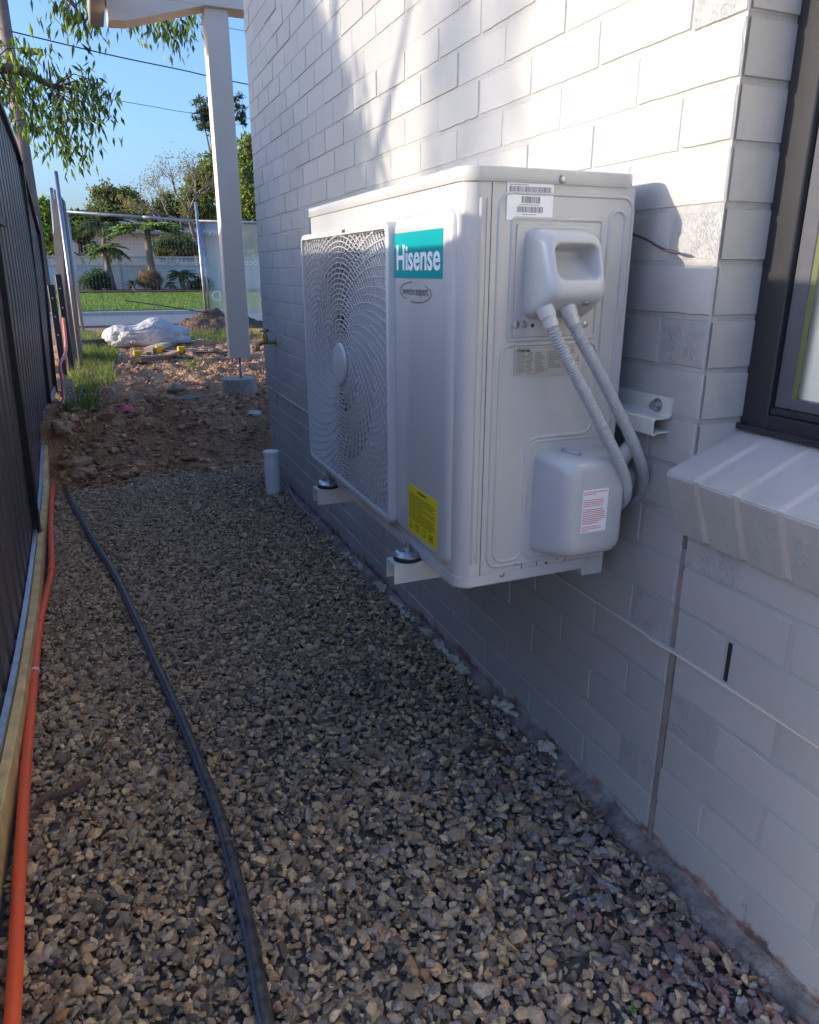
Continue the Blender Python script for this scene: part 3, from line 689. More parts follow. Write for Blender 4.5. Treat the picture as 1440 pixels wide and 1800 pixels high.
for a in ((-.255, -.238, .603, .6042), (-.2385, -.237, .588, .606), (-.205, -.158, .606, .6075), (-.2055, -.204, .596, .608), (-.1595, -.158, .600, .6105), (-.152, -.140, .612, .6132), (-.141, -.1395, .588, .618), (-.105, -.083, .615, .6165), (-.084, -.0825, .6, .618), (-.106, -.105, .606, .618)):
    mb.box(a[0], a[1], YA - .0005, YA + .001, a[2], a[3])
mb.cyl((-.183, YA - .0006, .598), (-.183, YA, .598), .0025, 10); mb.build('knockout_lines', M_black, ac)

# electrical cover with hand pocket --------------------------------
def cov(x0, x1, z0, z1, r_, yd, n=6):
    return [(p[0], YA - yd(p[0], p[1]), p[1]) for p in rr(x0, x1, z0, z1, r_, n)]
mb = MB(); H = lambda z: (1.196 - z) / 0.143
dep = lambda f: (lambda x, z: f * (0.046 + 0.034 * min(1, max(0, H(z) / .8)) ** 1.5))
X0, X1, Q0, Q1 = -.262, -.138, 1.052, 1.197
def undercut(L_, f):   # slope the underside back towards the casing
    return [(x, y, z) for x, y, z in L_]
l0 = cov(X0, X1, Q0, Q1, .018, lambda x, z: .0015)
l1 = cov(X0 + .002, X1 - .002, Q0 + .002, Q1 - .002, .018, dep(.25))
l2 = cov(X0 + .006, X1 - .005, Q0 + .018, Q1 - .006, .018, dep(.62))
l3 = cov(X0 + .010, X1 - .007, Q0 + .032, Q1 - .012, .018, dep(.88))
l4 = cov(X0 + .016, X1 - .010, Q0 + .042, Q1 - .018, .017, dep(1.0))
l5 = [(p[0], YA - (0.049 + 0.030 * min(1, max(0, (1.175 - p[1]) / .075))), p[1]) for p in rr(X0 + .023, X1 - .015, Q0 + .064, Q1 - .025, .015, 6)]
l6 = [(p[0], YA - (0.045 + 0.020 * min(1, max(0, (1.172 - p[1]) / .07))), p[1]) for p in rr(X0 + .025, X1 - .018, Q0 + .064, Q1 - .028, .014, 6)]
l7 = [(p[0], YA - (0.014 + 0.040 * min(1, max(0, (1.150 - p[1]) / .045))), p[1]) for p in rr(X0 + .030, X1 - .024, Q0 + .072, Q1 - .034, .012, 6)]
l8 = [(p[0], YA - 0.012, p[1]) for p in rr(X0 + .036, X1 - .030, Q0 + .100, Q1 - .040, .008, 6)]
mb.loft([l0, l1, l2, l3, l4, l5, l6, l7, l8], False, True)
ec = mb.build('electrical_cover', M_acp, ac, smooth=True, recalc=True)
sub = ec.modifiers.new('s', 'SUBSURF'); sub.levels = 1; sub.render_levels = 2; ec['_o'] = ac['_o']
screw((-.180, YA - .062, 1.078), (0, -.5, -.85), .0055, ec)
# valve cover ------------------------------------------------------
mb = MB()
def vc(i, yd, r_, ix=None): return [(p[0], YA - yd, p[1]) for p in rr(-.222 + (ix or i), -.070 - i * .6, .625 + i, .822 - i * .8, r_, 6)]
mb.loft([vc(0, .0, .016), vc(.001, .004, .018), vc(.004, .045, .022, .010), vc(.007, .062, .024, .018), vc(.012, .074, .024, .026), vc(.020, .080, .022, .036), vc(.032, .0815, .016, .05)], False, True)
vcv = mb.build('valve_cover', M_acp, ac, smooth=True, auto=60, recalc=True); vcv['_o'] = ac['_o']
mb = MB(); mb.tube([(-.176, YA - .018, .8225), (-.160, YA - .05, .8215)], .0042, 8); mb.build('finger_slot', M_conduit, vcv, smooth=True)
screw((-.078, YA - .004, .655), (0, -1, 0), .004, vcv)

# labels -----------------------------------------------------------
XP = XF - .0098
lab = lambda nm, x0, x1, z0, z1, m, y, th=.0005, par=ac: (lambda b: (b.box(x0, x1, y - th, y, z0, z1), b.build(nm, m, par))[1])(MB())
mb = MB(); mb.box(XP - .0006, XP + .001, 1.160, 1.3795, 1.117, 1.196); tl = mb.build('brand_label', M_teal, ac); tl['_o'] = ac['_o']
text('brand_lettering', 'Hisense', .062, planeM((XP - .0009, 1.268, 1.150), (0, -1, 0), (0, 0, 1)), M_white, tl, .0002, 1.02, bold=.0012)
mb = MB()
def arc(cy, cz, ry, rz, a0, a1, w_=.0022):
    P_ = []
    for i in range(25):
        a = R_(a0 + (a1 - a0) * i / 24); P_ += [(XP - .0004, cy - ry * math.cos(a), cz + rz * math.sin(a)), (XP - .0004, cy - (ry - w_ * 1.6) * math.cos(a), cz + (rz - w_) * math.sin(a))]
    mb.add(P_, [(2 * i, 2 * i + 1, 2 * i + 3, 2 * i + 2) for i in range(24)])
arc(1.284, 1.094, .068, .0175, 95, 240); arc(1.272, 1.091, .068, .0175, -110, 55)
ov = mb.build('oval_mark', M_ink, ac); ov['_o'] = ac['_o']
text('mark_lettering', 'inverter', .020, planeM((XP - .0004, 1.306, 1.094), (0, -1, 0), (0, 0, 1)), M_ink, ov, .0001, .95)
text('mark_lettering', 'expert', .022, planeM((XP - .0004, 1.246, 1.094), (0, -1, 0), (0, 0, 1)), M_ink, ov, .0001, .95, bold=.0003)
# yellow warning label on the front
mb = MB(); mb.box(XP - .0005, XP + .001, 1.170, 1.309, .626, .724); yl = mb.build('warning_label', M_yel, ac); yl['_o'] = ac['_o']
mb = MB(); rnd = random.Random(4)
def lineF(y, z, l, h=.0012):   # written line broken into words, on the front (reads towards -y)
    e = y - l
    while y > e:
        w_ = min(rnd.uniform(.004, .011), y - e); mb.box(XP - .0008, XP - .0004, y - w_, y, z, z + h); y -= w_ + .0016
lens = [.118, .128, .118, .128, .07, .128, .128, .065, .128, .12, .128, .128, .124, .112]
for i, l in enumerate(lens): lineF(1.304, .7065 - i * .0040, l * .98)
gly = 0.635
for k_, cy in enumerate((1.295, 1.262, 1.230, 1.196)):
    s_ = .0085
    def seg(a, b, w_=.0016):
        d = Vector((b[0] - a[0], b[1] - a[1])); d.normalize(); nx, nz = -d.y * w_ * .5, d.x * w_ * .5
        mb.add([(XP - .0008, cy - a[0] - nx * -1, gly + a[1] + nz), (XP - .0008, cy - b[0] - nx * -1, gly + b[1] + nz), (XP - .0008, cy - b[0] + nx * -1, gly + b[1] - nz), (XP - .0008, cy - a[0] + nx * -1, gly + a[1] - nz)], [(0, 1, 2, 3)])
    if k_ == 0: [seg(a, b) for a, b in (((-s_, 0), (s_, 0)), ((s_, 0), (0, .016)), ((0, .016), (-s_, 0)), ((0, .004), (0, .010)))]
    else:
        [seg(a, b) for a, b in (((-s_, .001), (s_, .001)), ((s_, .001), (s_, .013)), ((s_, .013), (-s_, .013)), ((-s_, .013), (-s_, .001)))]
        if k_ == 1: seg((0, .001), (0, .013)); seg((-.005, .009), (-.002, .009)); seg((.002, .009), (.006, .009))
        if k_ == 2: seg((.003, .009), (.0085, .003), .002)
        if k_ == 3: seg((-.006, .007), (.006, .007), .003); seg((0, .003), (.004, .011), .002)
mb.build('warning_print', M_black, yl)
text('warning_heading', 'WARNING!', .0085, planeM((XP - .0008, 1.240, .7165), (0, -1, 0), (0, 0, 1)), M_black, yl, .0001)
# barcode sticker on the side
bl = lab('barcode_label', -.300, -.214, 1.207, 1.264, M_white, YA - .0008, .0008); bl['_o'] = ac['_o']
mb = MB(); rnd = random.Random(8)
def bars(x0, x1, z0, z1):
    x = x0
    while x < x1:
        w_ = rnd.choice((.0004, .0008, .0008, .0013)); mb.box(x, min(x + w_, x1), YA - .0018, YA - .0014, z0, z1); x += w_ + rnd.choice((.0005, .0008, .0012))
def words(x0, x1, z, h=.0012, y=YA - .0018):
    x = x0
    while x < x1:
        w_ = rnd.uniform(.0012, .003); mb.box(x, min(x + w_, x1), y, y + .0004, z, z + h); x += w_ + .0007
words(-.296, -.262, 1.2585); bars(-.296, -.219, 1.248, 1.2570); words(-.286, -.229, 1.2445); bars(-.273, -.239, 1.2325, 1.2425); words(-.277, -.240, 1.2295, .001); bars(-.281, -.233, 1.2185, 1.2275); words(-.271, -.245, 1.2150, .001)
mb.build('barcode_print', M_ink, bl)
# rating plate
rp = lab('rating_label', -.273, -.136, .956, 1.007, M_silverlab, YA - .0008, .0008); rp['_o'] = ac['_o']
mb = MB(); yq = YA - .0018
for i in range(14):
    z = .9955 - i * .0027
    mb.box(-.270, -.172, yq, yq + .0004, z + .0019, z + .00215)
    words(-.2695, -.2695 + rnd.uniform(.012, .026), z, .0011); words(-.2450, -.2450 + rnd.uniform(.004, .009), z, .0011)
    words(-.2300, -.2300 + rnd.uniform(.008, .020), z, .0011); 
    if i < 11: words(-.2050, -.2050 + rnd.uniform(.012, .030), z, .0011)
for x in (-.2715, -.247, -.232, -.208, -.172): mb.box(x, x + .0005, yq, yq + .0004, .959, 1.0)
mb.box(-.2715, -.138, yq, yq + .0004, 1.0035, 1.0039); mb.box(-.2715, -.138, yq, yq + .0004, .9585, .9589)
for (x, z) in ((-.158, .993), (-.146, .978), (-.149, .964)):
    for a, b in ((( -.004, 0), (.004, 0)), ((.004, 0), (.001, .007)), ((.001, .007), (-.004, 0))):
        for q_ in range(8):
            px_, pz_ = x + a[0] + (b[0] - a[0]) * q_ / 8, z + a[1] + (b[1] - a[1]) * q_ / 8; mb.box(px_, px_ + .001, yq, yq + .0004, pz_, pz_ + .001)
mb.build('rating_print', M_ink, rp)
text('plate_lettering', 'Hisense', .0085, planeM((-.270, YA - .0017, 1.0003), (1, 0, 0), (0, 0, 1)), M_black, rp, .0001, 1, 'LEFT', .0002)
# red text sticker on the valve cover
rl = lab('valve_label', -.170, -.116, .683, .763, M_white, YA - .0818, .0006); rl['_o'] = ac['_o']
mb = MB()
for i, l in enumerate([.05, .026, 0, 0, .042, .043, .042, .041, 0, .041, .046, .047, .048, .048, .049, .041, .034, 0, .04, .041, .013]):
    if l: words(-.168, -.168 + l, .7575 - i * .0036, .0013, YA - .0829)
mb.build('valve_print', M_red, rl)

# conduits and pipes (hang from the unit, end at the wall) ----------
def corrugated(name, pts, r_, label):
    P_ = resample(smoothpath(pts, 14), 0.00125); mb = MB()
    rs = [r_ * (1 + .055 * math.sin(2 * math.pi * i / 4.0)) if 14 < i else r_ for i in range(len(P_))]
    rs = [r_ * (1.07, 1.07, .86, .86)[i % 4] for i in range(len(P_))]
    mb.tube(P_, rs, 16); t = thing(name, tuple(P_[0]), label, 'conduit', 'corrugated conduits')
    mb.build('corrugated_hose', M_conduit, t, smooth=True, auto=60)
    mb = MB(); d = (P_[8] - P_[0]).normalized(); a = P_[0] - d * .012
    mb.tube([a, a + d * .004, a + d * .018, a + d * .0185, a + d * .034, a + d * .036], [r_ * 1.5, r_ * 1.5, r_ * 1.45, r_ * 1.28, r_ * 1.22, r_ * 1.05], 12); mb.build('connector', M_acp, t, smooth=True, auto=30)
    return t
U3 = lambda px, py, y: at(px, py, 1, y)
c1 = [U3(962, 552, 1.048), U3(978, 592, 1.036), U3(1004, 645, 1.026), U3(1040, 715, 1.018), U3(1078, 790, 1.012), U3(1098, 838, 1.018), U3(1100, 872, 1.035), U3(1088, 888, 1.07), U3(1076, 893, 1.12)]
c2 = [U3(1000, 548, 1.050), U3(1018, 590, 1.042), U3(1048, 645, 1.036), U3(1082, 712, 1.032), U3(1112, 775, 1.032), U3(1130, 826, 1.045), U3(1130, 862, 1.07), U3(1112, 886, 1.10), U3(1092, 890, 1.15)]
corrugated('flexible_conduit', c1, .0098, 'nearer grey corrugated conduit curving down over the rating plate')
corrugated('flexible_conduit', c2, .0098, 'grey corrugated conduit nearer the wall, ending behind the other one')
def wrapped(pts, r_, label):
    mb = MB(); P_ = smoothpath(pts, 8); mb.tube(P_, [r_ * (1 + .05 * math.sin(i * .9)) for i in range(len(P_))], 14)
    o = mb.build('insulated_pipe', M_insul, None, smooth=True); tag(o, label, 'pipe', 'insulated pipes'); return o
wrapped([(-.10, 1.07, .765), (-.085, 1.062, .768), (-.05, 1.08, .782), (-.015, 1.10, .805), (.03, 1.13, .82)], .0150, 'upper white wrapped refrigerant pipe leaving the valve cover for the wall')
wrapped([(-.11, 1.06, .695), (-.08, 1.058, .700), (-.05, 1.068, .722), (-.020, 1.09, .742), (.02, 1.12, .755)], .0155, 'lower white wrapped refrigerant pipe leaving the valve cover for the wall')
wrapped([(-.10, 1.085, .735), (-.075, 1.085, .736), (-.04, 1.10, .745), (.02, 1.14, .75)], .0095, 'thin wrapped pipe between the two thick ones beside the valve cover')

# wall bracket ------------------------------------------------------
br = thing('wall_bracket', (0, 1.5, .87), 'cream steel hat-section rail and arms bolted to the wall under the unit', 'bracket')
mb = MB(); prof = [(-.0015, .921), (-.0015, .892), (-.004, .889), (-.030, .8885), (-.034, .886), (-.034, .857), (-.031, .853), (-.022, .857), (-.0015, .857), (-.0015, .850)]
prof = [(-.001, .915), (-.001, .886), (-.005, .882), (-.036, .882), (-.0385, .879), (-.0385, .853), (-.035, .850), (-.026, .8545), (-.001, .8545)]
pr2 = [(x + .0025 if i not in (3, 4, 5, 6) else x + .002, z + (.0 if i < 2 else -.0025 if i < 5 else .0025)) for i, (x, z) in enumerate(prof)]
N_ = len(prof)
vs = []
for yy in (1.010, 2.12): vs += [(x, yy, z) for x, z in prof] + [(x, yy, z) for x, z in pr2]
fs = []
for i in range(N_ - 1):
    fs += [(i, i + 1, 2 * N_ + i + 1, 2 * N_ + i), (N_ + i + 1, N_ + i, 3 * N_ + i, 3 * N_ + i + 1), (i, N_ + i, N_ + i + 1, i + 1)]
fs += [(0, 2 * N_, 3 * N_, N_), (N_ - 1, 2 * N_ - 1, 4 * N_ - 1, 3 * N_ - 1)]
mb.add(vs, fs); mb.build('rail', M_rail, br, recalc=True)
mb = MB(); mb.cyl((-.001, 1.046, .8985), (-.004, 1.046, .8985), .0125, 20); mb.cyl((-.004, 1.046, .8985), (-.007, 1.046, .8985), .0095, 16); mb.tube([(-.007, 1.046, .8985), (-.0145, 1.046, .8985)], .0088, 6)
mb.build('bolt', M_steel, br)
for yy in (1.29, 1.86):
    zc = ZB - .006   # arm top
    mb = MB(); mb.bbox(-.430, -.0025, yy - .0225, yy - .020, zc - .042, zc, .0008); mb.bbox(-.430, -.0025, yy - .0225, yy + .0225, zc - .0015, zc + .0012, .0006); mb.bbox(-.430, -.0025, yy + .020, yy + .0225, zc - .042, zc, .0008)
    mb.bbox(-.0415, -.039, yy - .022, yy + .022, zc - .05, .93, .0008)
    mb.build('arm', M_rail, br)
    mb = MB(); mb.tube([(-.392, yy, zc + .0012), (-.392, yy, zc + .007), (-.392, yy, zc + .0115)], [.029, .030, .026], 28); mb.build('rubber_pad', M_rubber, br, smooth=True, auto=40)
    mb = MB(); mb.tube([(-.392, yy, zc + .010), (-.392, yy, zc + .0125), (-.392, yy, zc + .018), (-.392, yy, zc + .021)], [.0295, .0295, .025, .020], 28)
    mb.bbox(-.392, -.33, yy - .024, yy + .024, zc + .016, zc + .0195, .0008)
    mb.tube([(-.392, yy, zc + .0208), (-.392, yy, zc + .023)], .013, 20); mb.tube([(-.392, yy, zc + .023), (-.392, yy, zc + .0295)], .0085, 6); mb.tube([(-.392, yy, zc + .029), (-.392, yy, zc + .038)], .0042, 10)
    mb.build('unit_foot', M_steel, br)
# cable sticking out behind the unit
mb = MB(); mb.tube(smoothpath([(-.012, 1.20, 1.206), (-.016, 1.11, 1.184), (-.024, 1.05, 1.165), (-.026, 1.004, 1.157)], 5), [.0022] * 12 + [.003, .003, .0022, .001], 8)
tag(mb.build('cable', mat('cable_brown', (0.05, 0.03, 0.03), 0.5), smooth=True), 'short dark brown cable end sticking out behind the unit', 'cable')

# ================================================================ LEFT FENCE
XB0 = -1.262
fx = lambda z, y=0: XB0 - 0.075 * sstep(1.7, 5.2, y) * max(0.1, 1 - max(z, 0) / 1.2)
def fence_top(y):
    if y < 1.27: return 1.400  # unseen top, height shaped to set the shade line on the wall
    if y < 4.02: return 1.350  # top out of view, lowered so sun reaches the upper unit front
    for (ya, za), (yb, zb) in zip(TOPS, TOPS[1:]):
        if y <= yb: return za + (zb - za) * max(0, (y - ya) / (yb - ya))
    return TOPS[-1][1]
def on_fence(px, py):
    x = -1.35
    for _ in range(8): p = at(px, py, 0, x); x = fx(p.z, p.y)
    return p.y, p.z
TOPS = [on_fence(*p) for p in ((-14, 150), (0, 183), (28, 256), (46, 322), (68, 408))]; YF = TOPS[-1][0]
fen = thing('metal_fence', (XB0, 2, 0), 'dark brown corrugated sheet metal fence along the left of the gravel path', 'fence')
posts = [0.62, 1.27, 3.62, 5.95, YF]  # fence begins beside the camera; unseen opening behind it added to let light in
def fence_bot(y): return gpath(min(y, 4.6)) + 0.10 + (0.22 * sstep(4.2, 5.6, y))
mb = MB(); y = 0.62
prof_ = [(0, 0), (.045, 0), (.052, .012), (.105, .012), (.112, 0), (.157, 0), (.164, .012), (.217, .012)]
cols = []
while y < YF:
    for dy, dx in ((0, 0), (.085, 0), (.094, .013), (.150, .013), (.159, 0)):
        cols.append((y + dy, dx))
    y += .1815
cols = [p for p in cols if p[0] < YF]
ex = []
for (a, b) in zip(cols, cols[1:]):
    ex.append(a)
    if a[0] < 4.02 <= b[0]: ex += [(4.019, a[1]), (4.021, a[1])]
ex.append(cols[-1]); cols = ex
vs = []
for (y, dx) in cols:
    zb_, zt_2 = fence_bot(y) - .02, fence_top(y)
    for i in range(5):
        z = zb_ + (zt_2 - zb_) * i / 4; vs.append((fx(z, y) - .010 - dx, y, z))
mb.add(vs, [(i * 5 + k, i * 5 + k + 1, (i + 1) * 5 + k + 1, (i + 1) * 5 + k) for i in range(len(cols) - 1) for k in range(4)])
mb.build('sheet_panel', M_fence, fen)
for yp in posts:
    mb = MB(); zt_2 = fence_top(yp) + .01; zb_ = gpath(min(yp, 4.6)) - .1
    for z0, z1 in ((zb_, zt_2),):
        vs = [(fx(z, yp) + s_[0], yp + s_[1], z) for z in (z0, z1) for s_ in ((.018, -.03), (.018, .03), (-.03, .03), (-.03, -.03))]
        mb.add(vs, [(0, 1, 5, 4), (1, 2, 6, 5), (2, 3, 7, 6), (3, 0, 4, 7), (4, 5, 6, 7)])
    mb.build('post', M_fence2, fen)
mb = MB()   # capping rail along the top, in spans
def capseg(y0, y1):
    n_ = max(1, int((y1 - y0) / .3)); Y = [y0 + (y1 - y0) * i / n_ for i in range(n_ + 1)]; vs = []
    for y in Y:
        z = fence_top(min(max(y, y0 + .001), y1 - .001)); x = fx(z, y); vs += [(x + .014, y, z - .03), (x + .014, y, z + .006), (x - .036, y, z + .006), (x - .036, y, z - .03)]
    fs = [(i * 4 + k, i * 4 + (k + 1) % 4, i * 4 + 4 + (k + 1) % 4, i * 4 + 4 + k) for i in range(n_) for k in range(4)]
    mb.add(vs, fs + [(3, 2, 1, 0), tuple(n_ * 4 + k for k in range(4))])
capseg(0.62, 1.27); capseg(1.27, 4.02); capseg(4.02, TOPS[2][0]); capseg(TOPS[2][0], YF)
mb.build('top_rail', M_fence2, fen, recalc=True)
mb = MB(); n_ = 60; Y = [0.62 + i * (YF - .62) / n_ for i in range(n_ + 1)]; vs = []
for y in Y:
    z = fence_bot(y); x = fx(z, y); vs += [(x + .010, y, z - .045), (x + .010, y, z), (x - .004, y, z + .004), (x - .004, y, z - .045)]
mb.add(vs, [(i * 4 + k, i * 4 + (k + 1) % 4, i * 4 + 4 + (k + 1) % 4, i * 4 + 4 + k) for i in range(n_) for k in range(4)])
mb.build('bottom_rail', M_galv, fen, recalc=True)
# timber plinth boards under the fence
for a, b in ((0.65, 1.24), (1.30, 3.59), (3.65, 5.3)):
    mb = MB(); n_ = 12; vs = []
    for i in range(n_ + 1):
        y = a + (b - a) * i / n_; z = fence_bot(y) - .02; w_ = .004 * noise.noise(Vector((y * 2, 4, 0)))
        X_ = fx(0, y); vs += [(X_ + .034 + w_, y, z - .19), (X_ + .034 + w_, y, z + .0), (X_ + .031 + w_, y, z + .003), (X_ + .012, y, z + .003), (X_ + .012, y, z - .19)]
    mb.add(vs, [(i * 5 + k, i * 5 + (k + 1) % 5, i * 5 + 5 + (k + 1) % 5, i * 5 + 5 + k) for i in range(n_) for k in range(5)] + [(4, 3, 2, 1, 0), tuple(n_ * 5 + k for k in range(5))])
    mb.build('plinth_board', M_timber, fen, recalc=True)

# ---------------------------------------------------------------- orange conduit, poly pipe
def gp(px, py, dz): 
    z = -.02
    for _ in range(4):
        p = at(px, py, 2, z); z = gpath(p.y) + dz
    return at(px, py, 2, z)
oc = thing('orange_conduit', tuple(gp(30, 1600, .02)), 'orange plastic conduit lying against the timber board at the fence foot', 'conduit')
P_ = [Vector((-1.175, .2, .02)), Vector((-1.178, .7, .02))] + [gp(x, y, .030) for x, y in ((22, 1790), (33, 1560), (44, 1380), (56, 1240), (70, 1100), (83, 1040), (91, 1000), (90, 930), (92, 870), (96, 830))]
OP = resample(smoothpath(P_, 6), .03)
mb = MB(); mb.tube(OP, .0126, 16); mb.build('pipe_run', M_orange, oc, smooth=True)
q1 = gp(91, 1004, .018); i1 = min(range(len(OP)), key=lambda i: (OP[i] - q1).length)
mb = MB(); mb.tube([OP[i1 - 1].lerp(OP[i1], .2), OP[i1], OP[min(i1 + 1, len(OP) - 1)]], .0150, 16); mb.build('coupling', M_orange, oc, smooth=True, auto=40)
q1 = gp(61, 1190, .018); i1 = min(range(len(OP)), key=lambda i: (OP[i] - q1).length); dd = (OP[i1 + 1] - OP[i1]).normalized()
mb = MB(); mb.tube([OP[i1], OP[i1] + dd * .012], .0140, 16); mb.build('tie', M_clip, oc, smooth=True, auto=40)
# far stretch that re-emerges from the soil
mb = MB(); P_ = [at(64 + 8, 815, 1, 4.75), at(100, 745, 1, 5.35), at(106, 720, 1, 5.7), at(112, 700, 1, 6.0), at(110, 670, 1, 6.3), at(106, 640, 1, 6.6), at(115, 622, 1, 7.0), at(116, 600, 1, 7.4), at(112, 560, 1, 7.8)]
mb.tube(smoothpath(P_[1:], 5), .0135, 10); tag(mb.build('orange_conduit', mat('faded_orange_pvc', (0.70, 0.16, 0.11), .5), smooth=True), 'faded orange conduit rising from the soil mound beside the far fence posts', 'conduit')
pp = thing('poly_pipe', tuple(gp(440, 1650, .02)), 'black poly water pipe with a blue stripe lying across the gravel', 'pipe')
P_ = [gp(x, y, .020) for x, y in ((482, 1850), (466, 1790), (440, 1640), (412, 1530), (388, 1440), (362, 1370), (322, 1270), (276, 1170), (238, 1085), (205, 1015), (176, 968), (150, 925), (125, 880), (112, 850), (106, 838), (101, 830))]
PP = resample(smoothpath(P_, 6), .02); n_ = 20; rr2 = .0128
mb = MB(); mb.tube(PP, rr2, n_)
# stripe: faces on the fence side
me_f = len(mb.f)
for fi in range(me_f - 2):
    f = mb.f[fi]; i = fi // n_; cpt = PP[i]; mpt = sum((Vector(mb.v[k]) for k in f), Vector()) / 4 - (PP[i] + PP[min(i + 1, len(PP) - 1)]) / 2
    a = math.degrees(math.atan2(mpt.z, mpt.x))
    if 120 < a < 175: mb.m[fi] = 1
mb.build('pipe_wall', [M_poly, M_polyb], pp, smooth=True)
mb = MB(); i1 = min(range(len(PP)), key=lambda i: (PP[i] - gp(398, 1484, .02)).length); mb.tube([PP[i1], PP[i1] + (PP[i1 + 1] - PP[i1]).normalized() * .008], rr2 * 1.04, 16); mb.build('clay_smear', mat('clay', (.24, .13, .08), .9), pp)

# ================================================================ GRAVEL (crushed stone)
def hull_variants(nv, npts, sub):
    import bmesh
    out = []
    for _ in range(nv):
        bm = bmesh.new(); p = rng.normal(size=(npts, 3)); p /= np.linalg.norm(p, axis=1)[:, None]; p *= rng.uniform(.82, 1.05, (npts, 1))
        sc_ = np.array([1, rng.uniform(.55, .9), rng.uniform(.30, .65)]); p *= sc_
        vs = [bm.verts.new(tuple(q_)) for q_ in p]
        bmesh.ops.convex_hull(bm, input=vs)
        lo = [v for v in bm.verts if not v.link_faces]; [bm.verts.remove(v) for v in lo]
        if sub: bmesh.ops.bevel(bm, geom=list(bm.edges), offset=.07, segments=1, affect='EDGES', clamp_overlap=True)
        bmesh.ops.triangulate(bm, faces=bm.faces); bm.verts.index_update()
        V = np.array([v.co[:] for v in bm.verts]); T = np.array([[v.index for v in f.verts] for f in bm.faces]); bm.free(); out.append((V, T))
    return out
PAL_G = [tuple(min(.66, v * k) for v, k in zip(q_, (1.22, 1.0, .76))) for q_ in [(.32, .30, .29), (.24, .23, .22), (.17, .165, .165), (.20, .19, .185), (.38, .34, .29), (.46, .39, .29), (.44, .34, .23), (.36, .31, .25), (.31, .27, .23), (.29, .25, .21), (.26, .25, .25), (.43, .37, .30), (.27, .265, .27), (.47, .40, .31)]]
PAL_R = [(.27, .155, .125), (.23, .15, .13), (.30, .17, .13), (.26, .21, .19), (.30, .25, .23)]
def scatter(name, n, yr, size, variants, lay, label, xr=(-1.30, -0.02)):
    ys__ = rng.uniform(yr[0], yr[1], n); xs__ = rng.uniform(xr[0], xr[1], n)
    keep = [];
    for x, y in zip(xs__, ys__):
        e = edge(x) + 0.05
        keep.append(y < e + rng.normal(0, .05))
    keep = np.array(keep) & (xs__ > np.array([-1.215 - .055 * sstep(1.7, 5.2, y) for y in ys__])); xs__, ys__ = xs__[keep], ys__[keep]; n = len(xs__)
    s = np.exp(rng.normal(0, .36, n)) * size; s = np.clip(s, size * .45, size * 2.3)
    z = np.array([gpath(y) for y in ys__]) + rng.uniform(-.014, .010, n) * lay + np.array([.010 * noise.noise(Vector((x * 3.2, y * 3.2, 0))) + .004 * noise.noise(Vector((x * 11, y * 11, 2))) for x, y in zip(xs__, ys__)])
    z += np.where(xs__ > -.09, -(xs__ + .09) * .35, 0) * -0.0 - np.clip((xs__ + .05) / .03, 0, 1) * .008
    Vs, Ts, Cs = [], [], []; base = 0
    vi = rng.integers(0, len(variants), n)
    c_ = pick(PAL_G, n, .20)
    redp = np.clip((1.9 - ys__) / 1.2, 0, 1) * np.clip((xs__ + .34) / .2, 0, 1) * .75
    isr = rng.random(n) < redp; c_[isr] = pick(PAL_R, int(isr.sum()), .2)
    or_ = rng.random(n) < .03; c_[or_] = pick([(.42, .22, .10), (.36, .20, .12), (.45, .36, .22)], int(or_.sum()), .15)
    tan_mix = np.clip((ys__ - 1.2) / 2.5, 0, 1)[:, None] * np.clip((-xs__ - .25) / .4, 0, 1)[:, None] * .45  # stones blend to a paler tan farther along and away from the wall
    c_ = c_ * (1 - tan_mix) + np.array([.54, .43, .31]) * tan_mix
    ang = rng.uniform(0, 2 * np.pi, n); tx = rng.normal(0, .45, n); ty = rng.normal(0, .45, n)
    for v in range(len(variants)):
        idx = np.where(vi == v)[0]
        if not len(idx): continue
        V, T = variants[v]; k = len(idx)
        ca, sa = np.cos(ang[idx]), np.sin(ang[idx]); cx, sx = np.cos(tx[idx]), np.sin(tx[idx]); cy, sy = np.cos(ty[idx]), np.sin(ty[idx])
        P = V[None] * s[idx][:, None, None]
        x, y, zz = P[..., 0], P[..., 1], P[..., 2]
        y, zz = y * cx[:, None] - zz * sx[:, None], y * sx[:, None] + zz * cx[:, None]
        x, zz = x * cy[:, None] + zz * sy[:, None], -x * sy[:, None] + zz * cy[:, None]
        x, y = x * ca[:, None] - y * sa[:, None], x * sa[:, None] + y * ca[:, None]
        P = np.stack([x + xs__[idx][:, None], y + ys__[idx][:, None], zz + z[idx][:, None]], -1).reshape(-1, 3)
        Vs.append(P); Ts.append((T[None] + (np.arange(k) * len(V))[:, None, None] + base).reshape(-1, 3)); Cs.append(np.repeat(c_[idx], len(V), 0)); base += k * len(V)
    return np.concatenate(Vs), np.concatenate(Ts), np.concatenate(Cs)
M_stone = attr_mat('crushed_stone', .82, bump=.5, bump_s=260, nz=.22, nzs=160, bd=.0015, spec=.25)
va = hull_variants(40, 14, True); vb = hull_variants(24, 12, False)
parts_ = [scatter('a', 23000, (.42, 2.0), .0102, va, 1.0, ''), scatter('b', 52000, (1.95, 4.95), .0098, vb, 1.0, '')]
V = []; T = []; C_ = []; base = 0
for v_, t_2, c_2 in parts_: V.append(v_); T.append(t_2 + base); C_.append(c_2); base += len(v_)
g = np_mesh('gravel', np.concatenate(V), np.concatenate(T), np.concatenate(C_), M_stone, kind='stuff'); tag(g, 'grey and tan crushed stone gravel covering the path', 'gravel')
mb = MB(); N_ = 60
xs2 = np.linspace(-1.34, 0.02, 14); ys2 = np.linspace(-1.0, 4.9, 60)
